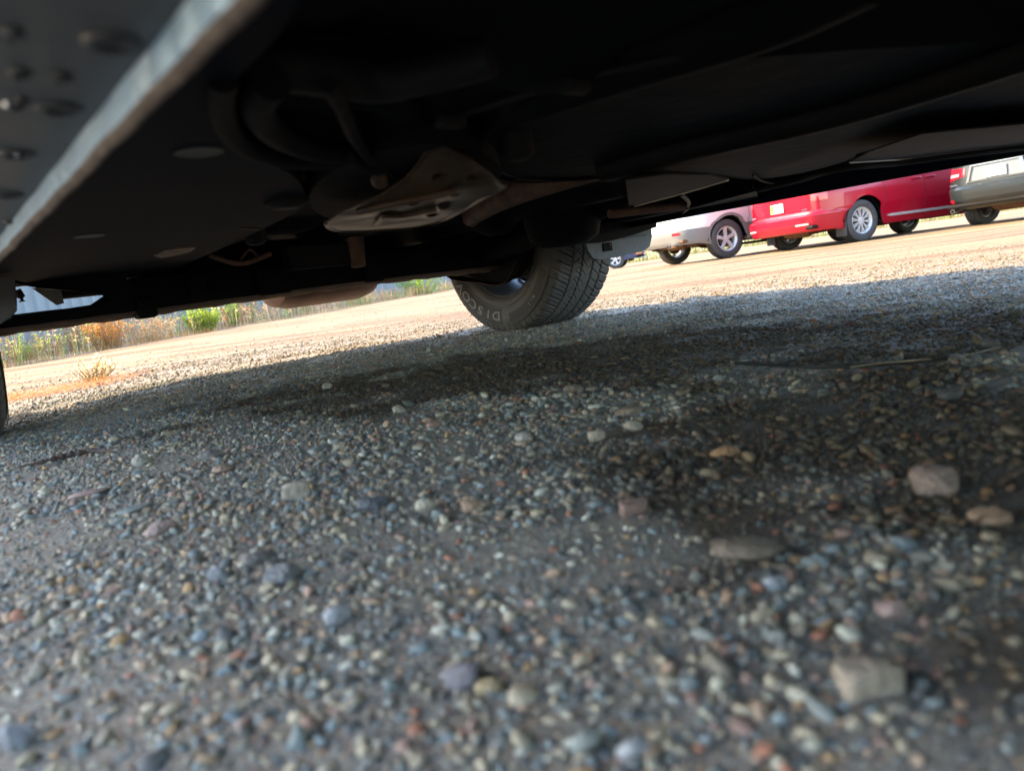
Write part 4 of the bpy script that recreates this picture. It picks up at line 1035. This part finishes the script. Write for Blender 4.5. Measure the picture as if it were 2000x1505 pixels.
# ------------------------------------------------------------------ weeds and bushes
LM = {k: mat('leaf_'+k, tuple(1.05*q for q in c), .6, var=.35, vscale=30, trans=.6) for k, c in dict(green=(.17, .27, .03), lime=(.26, .33, .04), orange=(.42, .19, .04), tan=(.36, .25, .13), red=(.36, .13, .07), dry=(.52, .40, .22), olive=(.16, .19, .05)).items()}
STEM = mat('weed_stem', (.36, .25, .13), .8, var=.3)
def blade(V, F, p, d, ln, wd, rn):
    up = Vector((0, 0, 1)); s = d.cross(up)
    if s.length < .1: s = Vector((1, 0, 0))
    s = (s.normalized()*math.cos(rn.uniform(0, PI))+up*.3).normalized()*wd; k = len(V)
    V += [p, p+d*ln*.5+s, p+d*ln, p+d*ln*.5-s]; F.append((k, k+1, k+2, k+3))
def bush(name, loc, w, h, mains, n, label, cat, leaf=.03, seed=0, group=None):
    rn = random.Random(seed); root = empty(name, loc); SV = ([], []); LV = {m: ([], []) for m in mains}
    st = []
    for i in range(n):
        a = rn.uniform(0, 2*PI); sp_ = rn.random()**.6*w/2; hh = h*rn.uniform(.55, 1.05)*(1-.35*(sp_/(w/2))**2)
        b = Vector((math.cos(a)*sp_*.45, math.sin(a)*sp_*.45, 0)); t = Vector((math.cos(a)*sp_, math.sin(a)*sp_, hh))
        md = b.lerp(t, .5)+Vector((rn.gauss(0, .02), rn.gauss(0, .02), .04*h))
        pts = curve([b, md, t], 5); st.append(tube(pts, [.004*(1-.8*k/10) for k in range(11)], 4))
        for k in range(int(22*h/.5)+8):
            q = rn.uniform(.12, 1)**.8; p = pts[min(10, int(q*10))]+Vector((rn.gauss(0, .012), rn.gauss(0, .012), rn.gauss(0, .015)))
            d = Vector((rn.gauss(0, 1), rn.gauss(0, 1), rn.gauss(.45, .7))).normalized()
            m = mains[0] if rn.random() < .7 else rn.choice(mains); blade(*LV[m], p, d, leaf*rn.uniform(.6, 1.5), leaf*rn.uniform(.16, .34), rn)
    obj('stems', join(*st), STEM, root)
    V, F, idx, ms = [], [], [], []
    for m in LV:
        if not LV[m][1]: continue
        k = len(V); V += LV[m][0]; F += [tuple(i+k for i in q) for q in LV[m][1]]; idx += [len(ms)]*len(LV[m][1]); ms.append(LM[m])
    obj('foliage', (V, F), ms, root, idx=idx)
    tag(root, label, cat, group)
    return root
def gp(u, v): p = at(u, v); return (p.x, p.y, 0)
bush('weed_bush', gp(398, 650), .62, .50, ['lime', 'green'], 70, 'bright lime green bush at the foot of the shed', 'bush', .045, 1)
bush('weed_bush', gp(452, 640), .35, .62, ['green', 'olive'], 26, 'thin green weed clump right beside the bright lime bush', 'bush', .035, 2)
bush('weed_bush', gp(212, 682), .62, .62, ['orange', 'tan', 'lime'], 80, 'orange autumn bush left of the bright lime bush', 'bush', .03, 3)
bush('weed_bush', gp(150, 686), .5, .55, ['tan', 'orange'], 60, 'brown seeded bush touching the left side of the orange one', 'bush', .025, 4)
bush('weed_bush', gp(295, 668), 1.0, .50, ['tan', 'red', 'dry'], 60, 'low reddish brown dry weeds between the orange bush and the lime bush', 'weeds', .022, 5)
bush('weed_bush', gp(478, 632), .85, .95, ['tan', 'dry'], 90, 'dense dry tan bush right of the lime bush', 'bush', .028, 6)
bush('weed_bush', gp(110, 694), .45, .30, ['red', 'orange'], 45, 'small reddish weeds at the far left behind the yellow green ones', 'weeds', .022, 7)
bush('weed_bush', gp(48, 704), .60, .26, ['lime', 'olive'], 60, 'yellow green weeds at the far left edge', 'weeds', .03, 8)
bush('weed_bush', gp(590, 612), 1.2, .55, ['olive', 'tan'], 50, 'thin olive weeds below the muffler', 'weeds', .04, 9)
bush('weed_bush', gp(820, 577), 2.0, .95, ['green', 'tan'], 60, 'tall green weeds at the far end, just left of the wheel', 'weeds', .06, 10)
bush('weed_bush', gp(700, 596), 1.3, .60, ['tan', 'orange'], 50, 'thin brown weeds right of the muffler', 'weeds', .04, 12)
# uncountable verge growth
def verge(name, pts, n, hgt, cols, seed, label, lw=.25):
    rn = random.Random(seed); V, F, idx = [], [], []; ms = [LM[c] for c in cols]
    for i in range(n):
        x, y = pts(rn); hh = hgt*rn.uniform(.35, 1.1)*(.6+.7*abs(noise.noise(Vector((x*1.2, y*.8, seed)))))
        mi = int((noise.noise(Vector((x*.9, y*.5, seed+3)))+rn.uniform(-.25, .25)+.5)*len(ms)) % len(ms)
        b = Vector((x, y, 0)); t = b+Vector((rn.gauss(0, .14)*hh, rn.gauss(0, .14)*hh, hh)); s = Vector((rn.uniform(-1, 1), rn.uniform(-1, 1), 0)).normalized()*hh*.012
        k = len(V); V += [b-s, b+s, t]; F.append((k, k+1, k+2)); idx.append(mi)
        for q in range(7):
            p = b.lerp(t, rn.uniform(.3, 1)); d = Vector((rn.gauss(0, 1), rn.gauss(0, 1), rn.gauss(.6, .6))).normalized(); blade(V, F, p, d, hh*rn.uniform(.06, .14), hh*rn.uniform(.015, .035), rn); idx.append(mi)
    o = obj(name, (V, F), ms, None, idx=idx); tag(o, label, 'weeds', kind='stuff'); return o
def vp(rn):
    y = 6.5+60*rn.random()**1.5; x0_ = -5.30+.145*(y-7.6); return x0_-2.6*rn.random()**1.3, y
verge('verge_weeds', vp, 8500, .50, ['tan', 'red', 'dry', 'olive', 'green'], 21, 'strip of mixed dry weeds growing along the foot of the shed')
def vp2(rn):
    y = 6.5+60*rn.random()**1.5; x0_ = -5.22+.145*(y-7.6); return x0_+rn.gauss(0, .12), y
verge('verge_grass', vp2, 5000, .10, ['dry', 'orange', 'tan'], 22, 'low dry grass fringing the edge of the gravel yard')
A_, B_ = at(-30, 790), at(245, 742)
def vp3(rn):
    t = rn.random(); p = A_.lerp(B_, t); return p.x+rn.gauss(0, .07), p.y+rn.gauss(0, .17)
verge('orange_grass', vp3, 2400, .045, ['orange', 'red', 'dry'], 23, 'low orange dry grass growing through the gravel at the left')
p = at(186, 742)
bush('dry_grass_tuft', (p.x, p.y, 0), .22, .12, ['dry', 'orange'], 30, 'pale backlit dry grass tuft standing in the sunlit gravel at the left', 'grass', .016, 31)
p = at(206, 722)
# ------------------------------------------------------------------ made-up tree out of view, added to shade the near gravel
def tree(loc, ch, rad, seed):
    rn = random.Random(seed); root = empty('added_shade_tree', loc); parts = [tube(curve([(0, 0, -.1), (.06, .02, 2), (-.04, .05, 4), (0, 0, ch-.3)], 5), [.16-.008*i for i in range(16)], 12)]
    for k in range(16):
        a = rn.uniform(0, 6.28); z = ch-rad*rn.uniform(-.2, .95); d = Vector((math.cos(a), math.sin(a), rn.uniform(.1, .7)))*rad*.85
        parts.append(tube(curve([(0, 0, z-.3), Vector((0, 0, z))+d*.45, Vector((0, 0, z))+d], 4), [.04-.004*i for i in range(9)], 6))
    obj('trunk', join(*parts), mat('tree_bark', (.16, .12, .09), .9, var=.4, vscale=12, bump=.5, bscale=30), root, auto=60)
    V, F = [], []; off = Vector((seed, 3, 7))
    for i in range(26000):
        d = Vector((rn.gauss(0, 1), rn.gauss(0, 1), rn.gauss(0, 1))).normalized(); q = rn.random()**.45
        k = 1+.22*noise.noise(d*1.7+off)+.12*noise.noise(d*4+off)
        p = Vector((d.x*rad, d.y*rad, d.z*rad*.95))*q*k+Vector((0, 0, ch))
        blade(V, F, p, Vector((rn.gauss(0, 1), rn.gauss(0, 1), rn.gauss(0, 1))).normalized(), .13, .035, rn)
    obj('crown', (V, F), LM['olive'], root)
    tag(root, 'small dense green tree added out of view at the left to shade the near gravel', 'tree'); return root
tc_ = Vector((-.48, .78, 0))+SD*(9/math.cos(SUN_EL))
tree((tc_.x, tc_.y, 0), tc_.z, 1.42, 5)
# ------------------------------------------------------------------ distant hedge closing the yard
def vp4(rn): return rn.uniform(-30, 90), rn.uniform(62, 72)
verge('far_hedge', vp4, 9000, 3.2, ['olive', 'tan', 'green'], 41, 'distant row of scrub closing the far side of the yard')
